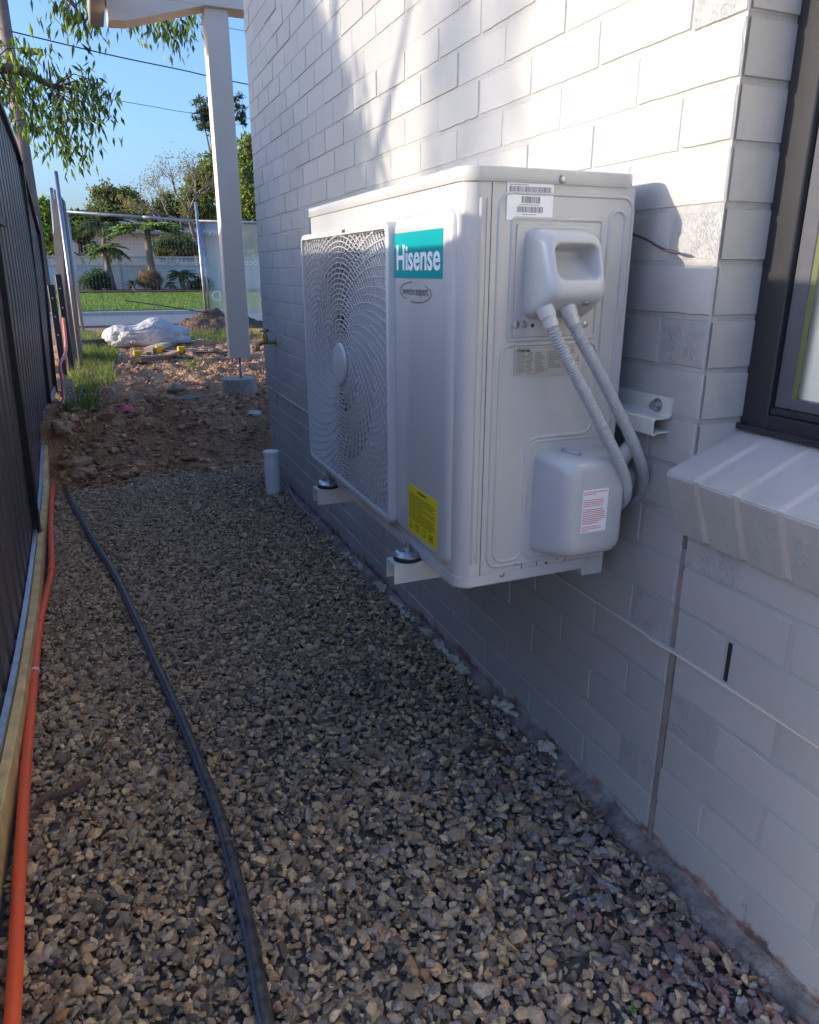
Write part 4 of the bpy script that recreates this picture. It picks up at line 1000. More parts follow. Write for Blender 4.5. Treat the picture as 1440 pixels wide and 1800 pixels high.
grid('gravel_bed', xs2, ys2, lambda x, y: gpath(y) - .012 - .03 * max(0, (x + .06) / .08), mat('gravel_fines', (.14, .125, .11), .95, noise_s=60, amt=.4, bump=1, bump_s=150, bd=.006))

# bark strip, leaves lying on gravel
def leafstrip(px, py, px2, py2, w_, label, col, nm='bark_strip', cat='bark', lift=.016, curl=.006):
    a = gp(px, py, lift); b = gp(px2, py2, lift); d = (b - a); s_ = Vector((-d.y, d.x, 0)).normalized(); mb = MB(); n_ = 8; vs = []
    for i in range(n_ + 1):
        t = i / n_; wi = w_ * (math.sin(math.pi * (t * .84 + .1)) ** .6) * .5; p = a.lerp(b, t) + Vector((0, 0, curl * math.sin(t * 7))) + s_ * (.006 * math.sin(t * 5))
        vs += [p - s_ * wi + Vector((0, 0, .003)), p, p + s_ * wi + Vector((0, 0, .004 + curl * .4 * math.sin(t * 9)))]
    vs += [v - Vector((0, 0, .0015)) for v in vs]; m_ = 3 * (n_ + 1)
    fs = [(i * 3 + k, i * 3 + k + 3, i * 3 + k + 4, i * 3 + k + 1) for i in range(n_) for k in range(2)]; fs += [tuple(q_ + m_ for q_ in f[::-1]) for f in fs]
    mb.add(vs, fs); return tag(mb.build(nm, mat(nm + '_mat', col, .8, noise_s=60, amt=.4, bump=.6, bump_s=150), smooth=True), label, cat)
leafstrip(62, 1420, 158, 1368, .026, 'wide reddish brown bark strip on the gravel beside the orange conduit', (.16, .09, .07))
leafstrip(808, 1485, 842, 1508, .009, 'small light brown bark sliver on the gravel at lower centre', (.30, .17, .10))
leafstrip(862, 1322, 900, 1312, .012, 'dry brown leaf near the wall footing below the unit', (.24, .12, .08), 'dry_leaf', 'leaf')
leafstrip(222, 886, 250, 882, .022, 'pale brown leaf on the gravel near the soil mound', (.42, .27, .17), 'dry_leaf', 'leaf')
leafstrip(452, 1010, 482, 1008, .016, 'orange-brown leaf in the middle of the gravel path', (.36, .20, .11), 'dry_leaf', 'leaf')
nl = 70; yl_ = rng.uniform(.8, 4.7, nl); xl_ = rng.uniform(-1.15, -.06, nl); Dl = rng.normal(size=(nl, 3)); Dl[:, 2] *= .12; Dl /= np.linalg.norm(Dl, axis=1)[:, None]
o = leaf_mesh('leaf_litter', np.stack([xl_, yl_, [gpath(y) + .019 for y in yl_]], 1), Dl, rng.uniform(.012, .045, nl), rng.uniform(.003, .009, nl), pick([(.30, .18, .11), (.22, .13, .09), (.38, .26, .16)], nl, .2), attr_mat('dry_litter', .8), kind='stuff'); tag(o, 'small dry leaf and bark scraps scattered over the gravel', 'leaf litter')
# grass sprig at the very bottom
mb = MB(); p0 = gp(1113, 1788, .0)
for i in range(4):
    d = Vector((random.uniform(-.01, .01), random.uniform(-.01, .01), .035)); mb.tube([p0, p0 + d * .5, p0 + d], [.0012, .001, .0002], 5)
tag(mb.build('grass_sprig', mat('sprig_green', (.10, .22, .03), .6)), 'tiny green sprig in the gravel at the bottom of the picture', 'plant')

# PVC stub and wire at its foot
st = thing('drain_pipe', (-.082, 4.13, -.1), 'white capped PVC pipe stub standing at the wall corner in the gravel', 'pipe')
mb = MB(); mb.tube([(-.082, 4.13, -.16), (-.082, 4.13, .122), (-.082, 4.13, .124)], [.044, .044, .043], 28); mb.build('pipe_wall', M_pvc, st, smooth=True, auto=40)
mb = MB(); mb.tube([(-.082, 4.13, .108), (-.082, 4.13, .134), (-.082, 4.13, .137)], [.0465, .0465, .043], 28); mb.build('cap', M_pvc, st, smooth=True, auto=40)
mb = MB(); mb.tube(smoothpath([at(505, 850, 0, -.01), at(520, 880, 0, -.05), at(545, 905, 0, -.06), at(567, 910, 0, -.05), at(577, 895, 0, -.02), at(580, 880, 0, -.005)], 6), .0028, 6)
tag(mb.build('cable', mat('cable_buff', (.40, .34, .27), .6), smooth=True), 'thin buff cable looping on the gravel between the pipe stub and the bracket', 'cable')
# tap
tp = thing('garden_tap', (-.03, 4.25, .74), 'brass garden tap on the far end of the white wall', 'tap')
bz, by = .745, 4.20
mb = MB(); mb.tube([(.0, by, bz), (-.006, by, bz)], .022, 16); mb.tube(smoothpath([(0, by, bz), (-.035, by, bz), (-.075, by, bz + .002), (-.10, by, bz - .012), (-.108, by, bz - .045)], 5), [.010] * 8 + [.013] * 6 + [.010] * 3 + [.011, .012, .012, .012], 12)
mb.tube([(-.058, by, bz), (-.060, by, bz + .03), (-.060, by, bz + .045), (-.060, by, bz + .062)], [.013, .012, .008, .006], 12); mb.build('tap_body', M_brass, tp, smooth=True, auto=50)
mb = MB(); mb.tube([(-.060, by - .030, bz + .066), (-.060, by - .012, bz + .062), (-.060, by + .012, bz + .062), (-.060, by + .030, bz + .066)], [.009, .005, .005, .009], 8); mb.tube([(-.085, by, bz + .066), (-.035, by, bz + .066)], .006, 8)
mb.build('handle', M_brass, tp, smooth=True)

# ================================================================ PORCH POST, STUMP, EAVE
PY = 6.0
po = thing('porch_post', (.108, PY, .45), 'tall beige painted porch post held above its concrete stump on a steel rod', 'post')
mb = MB(); mb.bbox(.022, .186, PY, PY + .13, .465, 3.0, .006); mb.build('post_shaft', M_post, po)
mb = MB(); mb.cyl((.105, PY + .065, .25), (.105, PY + .065, .47), .011, 12); mb.build('steel_rod', M_galv, po, smooth=True)
cs = thing('concrete_stump', (.10, PY + .065, .1), 'round concrete stump under the porch post, half in the soil', 'footing')
mb = MB(); n_ = 36; lps = []
for z, r_ in ((.0, .142), (.10, .146), (.285, .139), (.300, .136), (.303, .120)):
    lps.append([(.085 + r_ * math.cos(2 * math.pi * i / n_) * (1 + .015 * noise.noise(Vector((i * .5, z * 9, 0)))), PY + .07 + r_ * math.sin(2 * math.pi * i / n_), z) for i in range(n_)])
mb.loft(lps, False, True); mb.build('stump_body', M_conc, cs, smooth=True, auto=50)
ev = thing('porch_eave', (0, PY, 2.8), 'beige porch beam and lined eave overhanging at the top of the picture', 'eave')
mb = MB(); zb2 = 2.868
mb.bbox(-.62, 2.5, PY - .03, PY + .16, zb2, zb2 + .5, .004); mb.build('beam', M_post, ev)
mb = MB(); 
mb.add([(-.615, PY - .031, 2.712), (-.50, PY - .031, 2.72), (.02, PY - .031, zb2 - .001), (-.615, PY - .031, zb2 - .001), (-.615, PY + .155, 2.712), (-.50, PY + .155, 2.72), (.02, PY + .155, zb2 - .001), (-.615, PY + .155, zb2 - .001)],
       [(0, 1, 2, 3), (7, 6, 5, 4), (0, 4, 5, 1), (1, 5, 6, 2), (3, 7, 4, 0), (3, 2, 6, 7)]); mb.build('raked_soffit', M_post, ev)
mb = MB(); mb.bbox(-.72, -.622, PY - .3, PY + .5, 2.80, 2.93, .006); mb.build('gutter', mat('gutter_steel', (.30, .28, .27), .5, noise_s=5, amt=.1), ev)

# ================================================================ DIRT YARD OBJECTS
def ydrop(px, py, guess=.13):
    z = guess
    for _ in range(8):
        p = at(px, py, 2, z); z = .5 * z + .5 * gz(p.x, p.y)
    p = at(px, py, 2, z); return Vector((p.x, p.y, gz(p.x, p.y)))
M_rockb = mat('clod_earth', (.54, .34, .21), .95, noise_s=25, amt=.55, bump=1, bump_s=60, bd=.012, spec=.15)
M_rockg = mat('rubble', (.34, .28, .21), .95, noise_s=18, amt=.3, bump=.8, bump_s=60, bd=.008, spec=.15)
M_clods = attr_mat('soil_crumbs', .95, bump=1, bump_s=60, nz=.45, nzs=45, bd=.01, spec=.12)
def clods():
    va_ = hull_variants(14, 16, True); n = 6500
    x = rng.uniform(-1.24, 1.5, n); y = np.where(rng.random(n) < .45, rng.uniform(4.55, 5.7, n), rng.uniform(4.7, 10.5, n))
    keep = np.array([yy > edge(xx) - .10 for xx, yy in zip(x, y)]); x, y = x[keep], y[keep]; n = len(x)
    s_ = np.clip(np.abs(rng.normal(0, .013, n)) + .005, 0, .06) * np.where((x < -.7) & (y < 5.5), 1.35, 1)
    z = np.array([gz(a, b) for a, b in zip(x, y)]) + s_ * .25
    C = pick([(.52, .31, .19), (.44, .26, .155), (.36, .20, .12), (.56, .35, .215), (.28, .15, .095), (.54, .31, .17)], n, .15)
    Vs, Ts, Cs = [], [], []; base_ = 0; vi = rng.integers(0, len(va_), n); an = rng.uniform(0, 6.28, n); tl_ = rng.normal(0, .7, n)
    for i in range(n):
        V_, T_ = va_[vi[i]]; ca, sa = math.cos(an[i]), math.sin(an[i]); ct, st_ = math.cos(tl_[i]), math.sin(tl_[i])
        X = V_[:, 0] * ca - V_[:, 1] * sa; Y = V_[:, 0] * sa + V_[:, 1] * ca; Z = V_[:, 2] * ct - Y * st_; Y = Y * ct + V_[:, 2] * st_
        Vs.append(np.stack([X, Y, Z], 1) * s_[i] + np.array([x[i], y[i], z[i]])); Ts.append(T_ + base_); Cs.append(np.repeat(C[i:i + 1], len(V_), 0)); base_ += len(V_)
    o = np_mesh('dirt_clods', np.concatenate(Vs), np.concatenate(Ts), np.concatenate(Cs), M_clods, kind='stuff'); tag(o, 'loose brown soil clods scattered over the dug earth', 'soil')
clods()
def rock(px, py, r_, label, m=M_rockb, sq=(1, 1, .75), nm='clod', cat='clod', up=.3, rough=.5):
    p = ydrop(px, py); mb = MB(); lump(mb, (p.x, p.y, p.z + r_ * up), r_, 3, rough, sq)
    return tag(mb.build(nm, m, smooth=True, auto=30), label, cat)
rock(112, 762, .07, 'large round clod against the fence at the edge of the mound', sq=(.9, 1, .8))
rock(135, 785, .062, 'round brown clod just below the largest one by the fence', sq=(1.1, 1, .8))
rock(138, 822, .07, 'flat oval clod where the mound meets the gravel by the fence', sq=(1.3, 1, .7))
rock(170, 812, .055, 'ochre lumpy clod at the foot of the mound, right of the oval one', mat('ochre_clod', (.34, .21, .10), .95, noise_s=20, amt=.4, bump=1, bump_s=50, bd=.01))
rock(186, 735, .052, 'orange-brown clod on the mound crest left of the pink rag', mat('orange_clod', (.40, .22, .11), .95, noise_s=20, amt=.35, bump=1, bump_s=50, bd=.01))
rock(150, 708, .085, 'long torn brown clod beside the leaning timber stake', sq=(1.7, .8, .55))
rock(297, 735, .05, 'ochre clod on the mound crest in the middle', sq=(1.2, 1, .7))
rock(309, 690, .075, 'pale angular lump of rubble left of the flat slab', M_rockg, (1.1, .9, .7), 'rubble_lump', 'rubble')
rock(335, 706, .09, 'flat pale broken slab lying on the soil left of the stump', M_rockg, (1.5, .8, .22), 'rubble_slab', 'rubble')
rock(448, 723, .038, 'small whitish stone near the wall corner on the mound', mat('white_stone', (.62, .60, .55), .8, noise_s=20, amt=.2), (1.4, .9, .5), 'stone', 'stone')
rock(335, 805, .035, 'orange brick fragment at the far edge of the gravel', mat('brick_bit', (.40, .18, .09), .9, noise_s=30, amt=.3, bump=.6), (1.6, .9, .4), 'brick_fragment', 'brick')
rock(384, 832, .022, 'reddish brick crumb at the gravel edge right of the larger fragment', mat('brick_bit', (.36, .16, .10), .9, noise_s=30, amt=.3, bump=.6), (1.5, .9, .5), 'brick_fragment', 'brick')
# pink rags
def rag(px, py, w_, label, col):
    p = ydrop(px, py); mb = MB(); n_ = 14; vs = []
    for j in range(n_):
        for i in range(n_):
            u_, v_ = i / (n_ - 1) - .5, j / (n_ - 1) - .5; k = 1 - .35 * (abs(u_) + abs(v_))
            vs.append((p.x + u_ * w_ * k, p.y + v_ * w_ * .7 * k, p.z + .02 + w_ * .38 * (.5 - u_ * u_ * 2 - v_ * v_ * 2) + .02 * noise.noise(Vector((u_ * 6, v_ * 6, px)))))
    vs += [(a, b, c_ - .004) for a, b, c_ in vs]; m_ = n_ * n_
    fs = [(j * n_ + i, j * n_ + i + 1, (j + 1) * n_ + i + 1, (j + 1) * n_ + i) for j in range(n_ - 1) for i in range(n_ - 1)]
    mb.add(vs, fs + [tuple(q_ + m_ for q_ in f[::-1]) for f in fs]); return tag(mb.build('plastic_scrap', mat('scrap_' + str(px), col, .5), smooth=True), label, 'scrap')
rag(224, 724, .13, 'crumpled pink plastic scrap on the soil mound', (.75, .16, .20))
rag(180, 702, .08, 'dull dark pink scrap beside the white curled strip', (.42, .12, .12))
p = ydrop(190, 697); mb = MB(); mb.tube(smoothpath([p + Vector((-.07, 0, .03)), p + Vector((-.03, 0, .07)), p + Vector((.02, 0, .08)), p + Vector((.05, 0, .05)), p + Vector((.05, 0, .02))], 4), [.005] * 10 + [.009] * 7, 8)
tag(mb.build('curled_strip', mat('buff_plastic', (.66, .52, .42), .5), smooth=True), 'white curled plastic strip lying on the soil behind the pink scrap', 'scrap')
# timber stake with written measure
A_ = at(118, 668, 1, 5.75); B_ = at(137, 752, 1, 5.45)
stk = thing('timber_stake', tuple(B_), 'pale timber stake with handwritten marks leaning by the fence', 'stake')
d_ = (A_ - B_).normalized(); L_ = (A_ - B_).length; xa = (Vector((1, 0, 0)) - d_ * d_.x).normalized(); ya = d_.cross(xa)
mb = MB(); w_ = .034; th = .012
vs = []
for t_3 in (-.08, L_): vs += [B_ + d_ * t_3 + xa * a * w_ + ya * b * th for a, b in ((-1, -1), (1, -1), (1, 1), (-1, 1))]
mb.add(vs, [(0, 1, 5, 4), (1, 2, 6, 5), (2, 3, 7, 6), (3, 0, 4, 7), (4, 5, 6, 7), (3, 2, 1, 0)]); mb.build('board', mat('grey_timber', (.42, .34, .25), .85, noise_s=14, amt=.3, bump=.4), stk, recalc=True)
nrm = -ya if (-ya).dot(CAM - B_) > ya.dot(CAM - B_) else ya
Mx = planeM(B_ + d_ * L_ * .66 + nrm * (th + .0006), d_ * -1, (d_ * -1).cross(nrm) * -1)
text('stake_marking', 'CO-18', .050, planeM(B_ + d_ * L_ * .66 + nrm * (th + .0008), -d_, nrm.cross(-d_)), M_black, stk, .0004)
# thin wire peg at the mound face
mb = MB(); p = at(435, 805, 1, 4.98); mb.tube([p, at(437, 766, 1, 4.98)], .003, 6); tag(mb.build('steel_peg', M_steel), 'thin steel peg standing in the mound face by the wall corner', 'peg')

# white bag of sand / tarp
bagc = at(258, 588, 1, 11.0); bag = MB(); import bmesh
bm = bmesh.new(); bmesh.ops.create_icosphere(bm, subdivisions=5, radius=1); vs = []
for v in bm.verts:
    c3 = v.co; sg = lambda t, e: math.copysign(abs(t) ** e, t)
    k = 1 + .07 * noise.noise(c3 * 1.5 + Vector((3, 0, 0))) - .16 * (1 - abs(noise.noise(c3 * 1.9 + Vector((0, 7, 0)))) * 2) ** 4 * .5 + .03 * noise.noise(c3 * 6)
    x, y_, z_ = sg(c3.x, .8) * k, sg(c3.y, .8) * k, sg(c3.z, .75) * k
    hh = .155 + .075 * math.exp(-((x - .25) / .5) ** 2) + .03 * math.sin(x * 7)
    vs.append((bagc.x + x * .60, bagc.y + y_ * .36, .27 + z_ * hh))
bag.add(vs, [tuple(v.index for v in f.verts) for f in bm.faces]); bm.free()
tag(bag.build('bulk_bag', mat('woven_white', (.50, .47, .45), .5, noise_s=4, amt=.2, bump=1.0, bump_s=7, bd=.09), smooth=True), 'crumpled white woven bag lying on the soil in front of the road', 'bag')
# dark silt roll / timber edge behind bag
mb = MB(); mb.tube([(-1.25, 11.6, .10), (-.2, 11.75, .11), (.8, 11.9, .13), (2.6, 12.1, .14)], .045, 10); tag(mb.build('green_hose', mat('green_hose_mat', (.07, .16, .12), .5), smooth=True), 'dark green hose stretched along the ground behind the white bag', 'hose')
# star pickets / clamps with yellow ends
M_bar = mat('clamp_bar', (.025, .025, .03), .4, .5); M_ye = mat('clamp_yellow', (.75, .48, .02), .45)
def clamp(a, b, label, ends):
    t = thing('bar_clamp', tuple(a), label, 'clamp', 'yellow and black bar clamps'); mb = MB(); d = (b - a)
    mb.tube([a, b], .016, 8); mb.build('bar', M_bar, t)
    for f in ends:
        p = a.lerp(b, f); mb = MB(); mb.bbox(p.x - .05, p.x + .05, p.y - .035, p.y + .035, p.z - .03, p.z + .06, .012); mb.build('jaw', M_ye, t)
G = lambda px, py: ydrop(px, py) + Vector((0, 0, .045))
clamp(G(237, 628), G(340, 636), 'shorter bar clamp lying in front of the white bag', (.06,))
clamp(G(275, 622), G(400, 627), 'longer bar clamp with two yellow jaws behind the shorter one', (.06, .37))
def plank(px0, py0, px1, py1, w_, th, label, col, nm='timber_offcut'):
    a = ydrop(px0, py0) + Vector((0, 0, .02)); b = ydrop(px1, py1) + Vector((0, 0, .025)); d = (b - a).normalized(); s_ = d.cross(Vector((0, 0, 1))).normalized(); u_ = s_.cross(d); mb = MB(); vs = []
    for p in (a, b): vs += [p + s_ * q_[0] * w_ + u_ * q_[1] * th for q_ in ((-1, 0), (1, 0), (1, 1), (-1, 1))]
    mb.add(vs, [(0, 1, 5, 4), (1, 2, 6, 5), (2, 3, 7, 6), (3, 0, 4, 7), (4, 5, 6, 7), (3, 2, 1, 0)]); return tag(mb.build(nm, mat('offcut_' + str(px0), col, .8, noise_s=20, amt=.25), recalc=True), label, 'timber')
plank(243, 640, 300, 634, .06, .05, 'reddish timber offcut under the bar clamps', (.30, .15, .09))
plank(262, 622, 296, 612, .05, .06, 'pale timber block leaning on the white bag', (.58, .46, .33))
plank(282, 634, 312, 628, .05, .03, 'orange-brown timber offcut right of the clamps', (.50, .30, .16))
plank(110, 616, 205, 612, .05, .10, 'long dark weathered sleeper at the edge of the grass', (.09, .07, .06), 'timber_sleeper')
plank(330, 588, 480, 592, .05, .10, 'weathered brown sleeper right of the white bag', (.20, .13, .09), 'timber_sleeper')
# striped green and white hose
P_ = [ydrop(x, y) + Vector((0, 0, .02)) for x, y in ((143, 704), (146, 690), (153, 672), (166, 656), (182, 645), (198, 633), (214, 624))]
HP = resample(smoothpath(P_, 8), .02); mb = MB(); mb.tube(HP, .014, 10)
for fi in range(len(mb.f) - 2):
    if noise.noise(Vector((fi // 10 * .25, 0, 5))) > .05: mb.m[fi] = 1
tag(mb.build('striped_hose', [mat('hose_teal', (.05, .19, .17), .5), mat('hose_white', (.62, .68, .70), .5)], smooth=True), 'teal and white striped hose curving through the grass to the clamps', 'hose')
# dirt heap with stubble beside the bag
def heap(cx, cy, rx, ry, h, label, m=M_dirt, nm='soil_heap'):
    mb = MB(); n_ = 40; vs = []
    for j in range(n_):
        for i in range(n_):
            u_, v_ = 2 * i / (n_ - 1) - 1, 2 * j / (n_ - 1) - 1; r_ = math.hypot(u_, v_); k = max(0, 1 - r_ ** 2.2)
            vs.append((cx + u_ * rx, cy + v_ * ry, -.04 + gz(cx, cy) * .6 + h * k * (1 + .5 * noise.noise(Vector((u_ * 3, v_ * 3, cx))) + .2 * noise.noise(Vector((u_ * 9, v_ * 9, cx))))))
    mb.add(vs, [(j * n_ + i, j * n_ + i + 1, (j + 1) * n_ + i + 1, (j + 1) * n_ + i) for j in range(n_ - 1) for i in range(n_ - 1)])
    return tag(mb.build(nm, m, smooth=True), label, 'soil')
M_dark = mat('dark_soil', (.20, .135, .10), .95, noise_s=9, col2=(.07, .055, .045), amt=.3, detail=8, bump=1, bump_s=30, bd=.06, spec=.1)
heap(1.0, 12.6, 1.0, .55, .42, 'dark soil heap right of the white bag at the porch post', M_dark)
heap(2.6, 12.8, 1.3, .6, .42, 'lower dark soil heap seen between the post and the wall', M_dark)

# grass ------------------------------------------------------------
def grass(name, label, regions, pal, L=.14, W=.006, m=None):
    P = []
    for (x0, x1, y0, y1, n_, hgt) in regions:
        xx = rng.uniform(x0, x1, n_); yy = rng.uniform(y0, y1, n_)
        for x, y in zip(xx, yy):
            if noise.noise(Vector((x * 2.2, y * 2.2, 9))) > -.15: P.append((x, y, gz(x, y) - .005 if y < 17 else .11, hgt))
    P = np.array(P); n_ = len(P); D = rng.normal(0, .35, (n_, 3)); D[:, 2] = 1; D /= np.linalg.norm(D, axis=1)[:, None]
    o = leaf_mesh(name, P[:, :3], D, P[:, 3] * rng.uniform(.5, 1.3, n_), W, pick(pal, n_, .25), m or M_leaf, kind='stuff'); return tag(o, label, 'grass', kind='stuff')
GP = [(.09, .13, .04), (.12, .17, .05), (.06, .09, .03), (.17, .19, .06), (.24, .20, .10), (.20, .16, .09)]
grass('grass', 'green weedy grass along the fence foot beside the dug soil', [(-1.22, -.98, 5.4, 7.5, 1500, .13), (-1.22, -.84, 7.0, 9.5, 1900, .12), (-1.2, -.75, 9.0, 11.2, 2200, .12), (-1.3, .2, 11.3, 12.9, 3800, .14), (.3, 2.4, 11.2, 12.2, 2600, .16), (-.1, .35, 8.0, 8.9, 300, .07)], GP)
lg = grass('lawn_grass', 'sunlit mown lawn across the road', [(-4, 6, 21.4, 38, 26000, .09)], [(.12, .17, .045), (.17, .22, .055), (.09, .13, .035)], W=.02)
weeds = None

# ================================================================ TEMPORARY FENCING
def pole_(mb, a, b, r_=.02, n=8): mb.tube([a, b], r_, n)
FYt = 13.0
tf = thing('temporary_fence', tuple(at(250, 550, 1, FYt)), 'galvanised wire mesh construction fence panel across the front of the yard', 'fence')
TL = at(118, 372, 1, FYt); TR = at(349, 389, 1, FYt)
mb = MB(); pole_(mb, TL, TR, .021); pole_(mb, TL, Vector((TL.x, FYt, .0)), .021); pole_(mb, TR, Vector((TR.x, FYt, -.0)), .021); pole_(mb, Vector((TL.x, FYt, .12)), Vector((TR.x, FYt, .12)), .018)
p = TR.lerp(TL, .44); q = TR.lerp(TL, .30); mb.tube([p, q], .028, 8); mb.build('panel_frame', M_galv, tf, smooth=True)
mb = MB(); n_ = 34
for i in range(1, n_):
    a = TL.lerp(TR, i / n_); mb.tube([a, Vector((a.x, a.y, .12))], .0009, 4, False)
for k in range(1, 9):
    z = .12 + (TL.z - .12) * k / 9; z2 = .12 + (TR.z - .12) * k / 9; mb.tube([(TL.x, FYt, z), (TR.x, FYt, z2)], .0009, 4, False)
mb.build('wire_mesh', mat('mesh_wire', (.10, .10, .10), .8), tf)
bf = thing('banner_fence', tuple(at(400, 550, 1, FYt)), 'construction fence panel hung with a see-through grey-green mesh banner behind the porch post', 'fence')
BL = at(347, 388, 1, FYt - .06); BR = Vector((BL.x + 2.4, FYt - .10, BL.z - .02)); zlo = at(372, 556, 1, FYt - .06).z
mb = MB(); pole_(mb, BL, BR, .021); pole_(mb, BL + Vector((.0, 0, .28)), Vector((BL.x + .02, BL.y, -.05)), .024); pole_(mb, BL + Vector((.06, 0, 0)), Vector((BL.x + .08, BL.y, -.05)), .018); pole_(mb, BR, Vector((BR.x, BR.y, 0)), .021); mb.build('panel_frame', M_galv, bf, smooth=True)
bm_ = bpy.data.materials.new('mesh_banner'); bm_.use_nodes = True; t_ = bm_.node_tree; b_ = t_.nodes['Principled BSDF']; b_.inputs['Base Color'].default_value = (.36, .38, .33, 1); b_.inputs['Roughness'].default_value = .8
tr_ = t_.nodes.new('ShaderNodeBsdfTransparent'); mx_ = t_.nodes.new('ShaderNodeMixShader'); mx_.inputs[0].default_value = .52; tl_ = t_.nodes.new('ShaderNodeBsdfTranslucent'); tl_.inputs[0].default_value = (.5, .6, .6, 1); ad_ = t_.nodes.new('ShaderNodeMixShader'); ad_.inputs[0].default_value = .5
t_.links.new(b_.outputs[0], ad_.inputs[1]); t_.links.new(tl_.outputs[0], ad_.inputs[2]); t_.links.new(tr_.outputs[0], mx_.inputs[1]); t_.links.new(ad_.outputs[0], mx_.inputs[2]); t_.links.new(mx_.outputs[0], t_.nodes['Material Output'].inputs[0])
mb = MB(); nx_ = 40; vs = []
for j in range(12):
    for i in range(nx_ + 1):
        x = BL.x + .1 + (BR.x - BL.x - .12) * i / nx_; z = zlo + .0 + (BL.z - .03 - zlo) * j / 11; vs.append((x, BL.y - .02 + .012 * math.sin(x * 14) * (1 - j / 14), z))
mb.add(vs, [(j * (nx_ + 1) + i, j * (nx_ + 1) + i + 1, (j + 1) * (nx_ + 1) + i + 1, (j + 1) * (nx_ + 1) + i) for j in range(11) for i in range(nx_)])
bn = mb.build('banner', bm_, bf, smooth=True); bn['_o'] = bf['_o']
M_btx = mat('banner_white', (.8, .82, .8), .7)
def btext(s_, px, py, size, sx=-1): text('banner_lettering', s_, size, planeM(at(px, py, 1, BL.y - .045), (1, 0, 0), (0, 0, 1)), M_btx, bn, .0006, sx)
btext('HCR', 376, 411, .085); btext('sm', 442, 441, .085); btext('ooo', 441, 461, .14); btext('D', 381, 521, .24)
# horizontal tension cable drooping over the bag
mb = MB(); mb.tube(smoothpath([at(220, 528, 1, 12.5), at(290, 538, 1, 12.4), at(360, 549, 1, 12.3), at(400, 556, 1, 12.2)], 5), .008, 6); tag(mb.build('loose_wire', M_black), 'dark wire drooping across the yard above the white bag', 'wire')

# bundle of panels and timber leaning at the fence end --------------
bu = thing('stacked_panels', tuple(at(130, 650, 1, 8.9)), 'bundle of upright fence panels and grey sheets at the end of the dark fence', 'panels')
def slab(mb, pts, y, th): 
    f = [at(px, py, 1, y) for px, py in pts]; b = [p + Vector((.01, th, 0)) for p in f]; n_ = len(f)
    mb.add(f + b, [tuple(range(n_)), tuple(range(n_, 2 * n_))[::-1]] + [(i, n_ + i, n_ + (i + 1) % n_, (i + 1) % n_) for i in range(n_)])
mb = MB(); slab(mb, [(95, 352), (101, 335), (106, 345), (122, 560), (136, 640), (120, 640), (94, 430)], 9.0, .35); mb.build('grey_sheet', mat('grey_sheeting', (.46, .41, .35), .6, noise_s=3, amt=.2), bu, recalc=True)
mb = MB(); slab(mb, [(104, 340), (112, 352), (146, 640), (130, 645), (116, 520)], 8.9, .25); mb.build('dark_sheet', mat('dark_sheeting', (.13, .125, .13), .5, noise_s=3, amt=.3), bu, recalc=True)
mb = MB(); pole_(mb, at(98, 301, 1, 8.8), at(144, 652, 1, 8.6), .021); pole_(mb, at(90, 330, 1, 9.3), at(118, 640, 1, 9.3), .02); pole_(mb, at(97, 333, 1, 9.6), at(110, 600, 1, 9.6), .018); mb.build('tube', M_galv, bu, smooth=True)
mb = MB(); pole_(mb, at(111, 353, 1, 9.5), at(144, 572, 1, 9.5), .022); mb.build('tube', mat('pale_tube', (.55, .52, .45), .5), bu, smooth=True)
for i, (a, b, lb) in enumerate((((97, 500), (113, 660), 'nearer black star picket in line with the dark fence'), ((101, 482), (126, 648), 'farther black star picket in front of the stacked panels'))):
    y = 7.9 + .6 * i; A2 = at(*a, 1, y); B2 = at(*b, 1, y); t = thing('star_picket', tuple(B2), lb, 'picket', 'black star pickets'); mb = MB(); mb.bbox(B2.x - .03, B2.x + .03, y - .03, y + .03, -.1, A2.z, .006); mb.build('picket', M_fence2, t)
    for k in range(3):
        mb = MB(); z = B2.z + (A2.z - B2.z) * (.45 + .2 * k); mb.box(B2.x - .006, B2.x + .006, y - .0325, y - .0295, z, z + .012); mb.build('drilled_hole', M_clip, t)

# ================================================================ ACROSS THE STREET
FF = 42.3
ff = thing('white_fence', (0, FF, .2), 'long pale sheet fence with lattice top behind the garden bed across the road', 'fence')
zt1 = at(250, 466, 1, FF).z; zt2 = at(250, 452, 1, FF).z
mb = MB(); x = -14.0
while x < 26:
    mb.box(x, x + .18, FF, FF + .04, .1, zt1 - .05); mb.box(x + .185, x + .235, FF + .012, FF + .03, .1, zt1 - .05); x += .24
mb.build('sheet_panel', mat('cream_sheet', (.55, .58, .56), .6, noise_s=1, amt=.1), ff)
mb = MB(); mb.box(-14, 26, FF - .03, FF + .05, zt1 - .05, zt1 + .02); mb.box(-14, 26, FF - .03, FF + .05, zt2 - .02, zt2 + .05)
x = -14
while x < 26: mb.box(x, x + .09, FF - .04, FF + .06, .1, zt2 + .05); x += 2.4
mb.build('rail', mat('cream_rail', (.50, .52, .50), .6), ff)
mb = MB(); x = -14; hh = zt2 - zt1 - .04
while x < 26:
    for s_ in (1, -1):
        x0, x1 = (x, x + hh) if s_ > 0 else (x + hh, x)
        mb.tube([(x0, FF + .01, zt1 + .02), (x1, FF + .01, zt2 - .02)], .016, 4, False)
    x += .11
mb.build('lattice', mat('cream_lattice', (.58, .56, .50), .6), ff)
ho = thing('neighbour_house', (-2, 58, 0), 'cream neighbour house with dark window behind the lattice fence', 'house')
hb = lambda px, py: at(px, py, 1, 58)
mb = MB(); a = hb(60, 402); b = hb(345, 470); mb.box(a.x - 8, b.x + 3, 58, 66, 0, a.z); mb.build('wall', mat('cream_render', (.70, .66, .58), .8, noise_s=.6, amt=.08), ho)
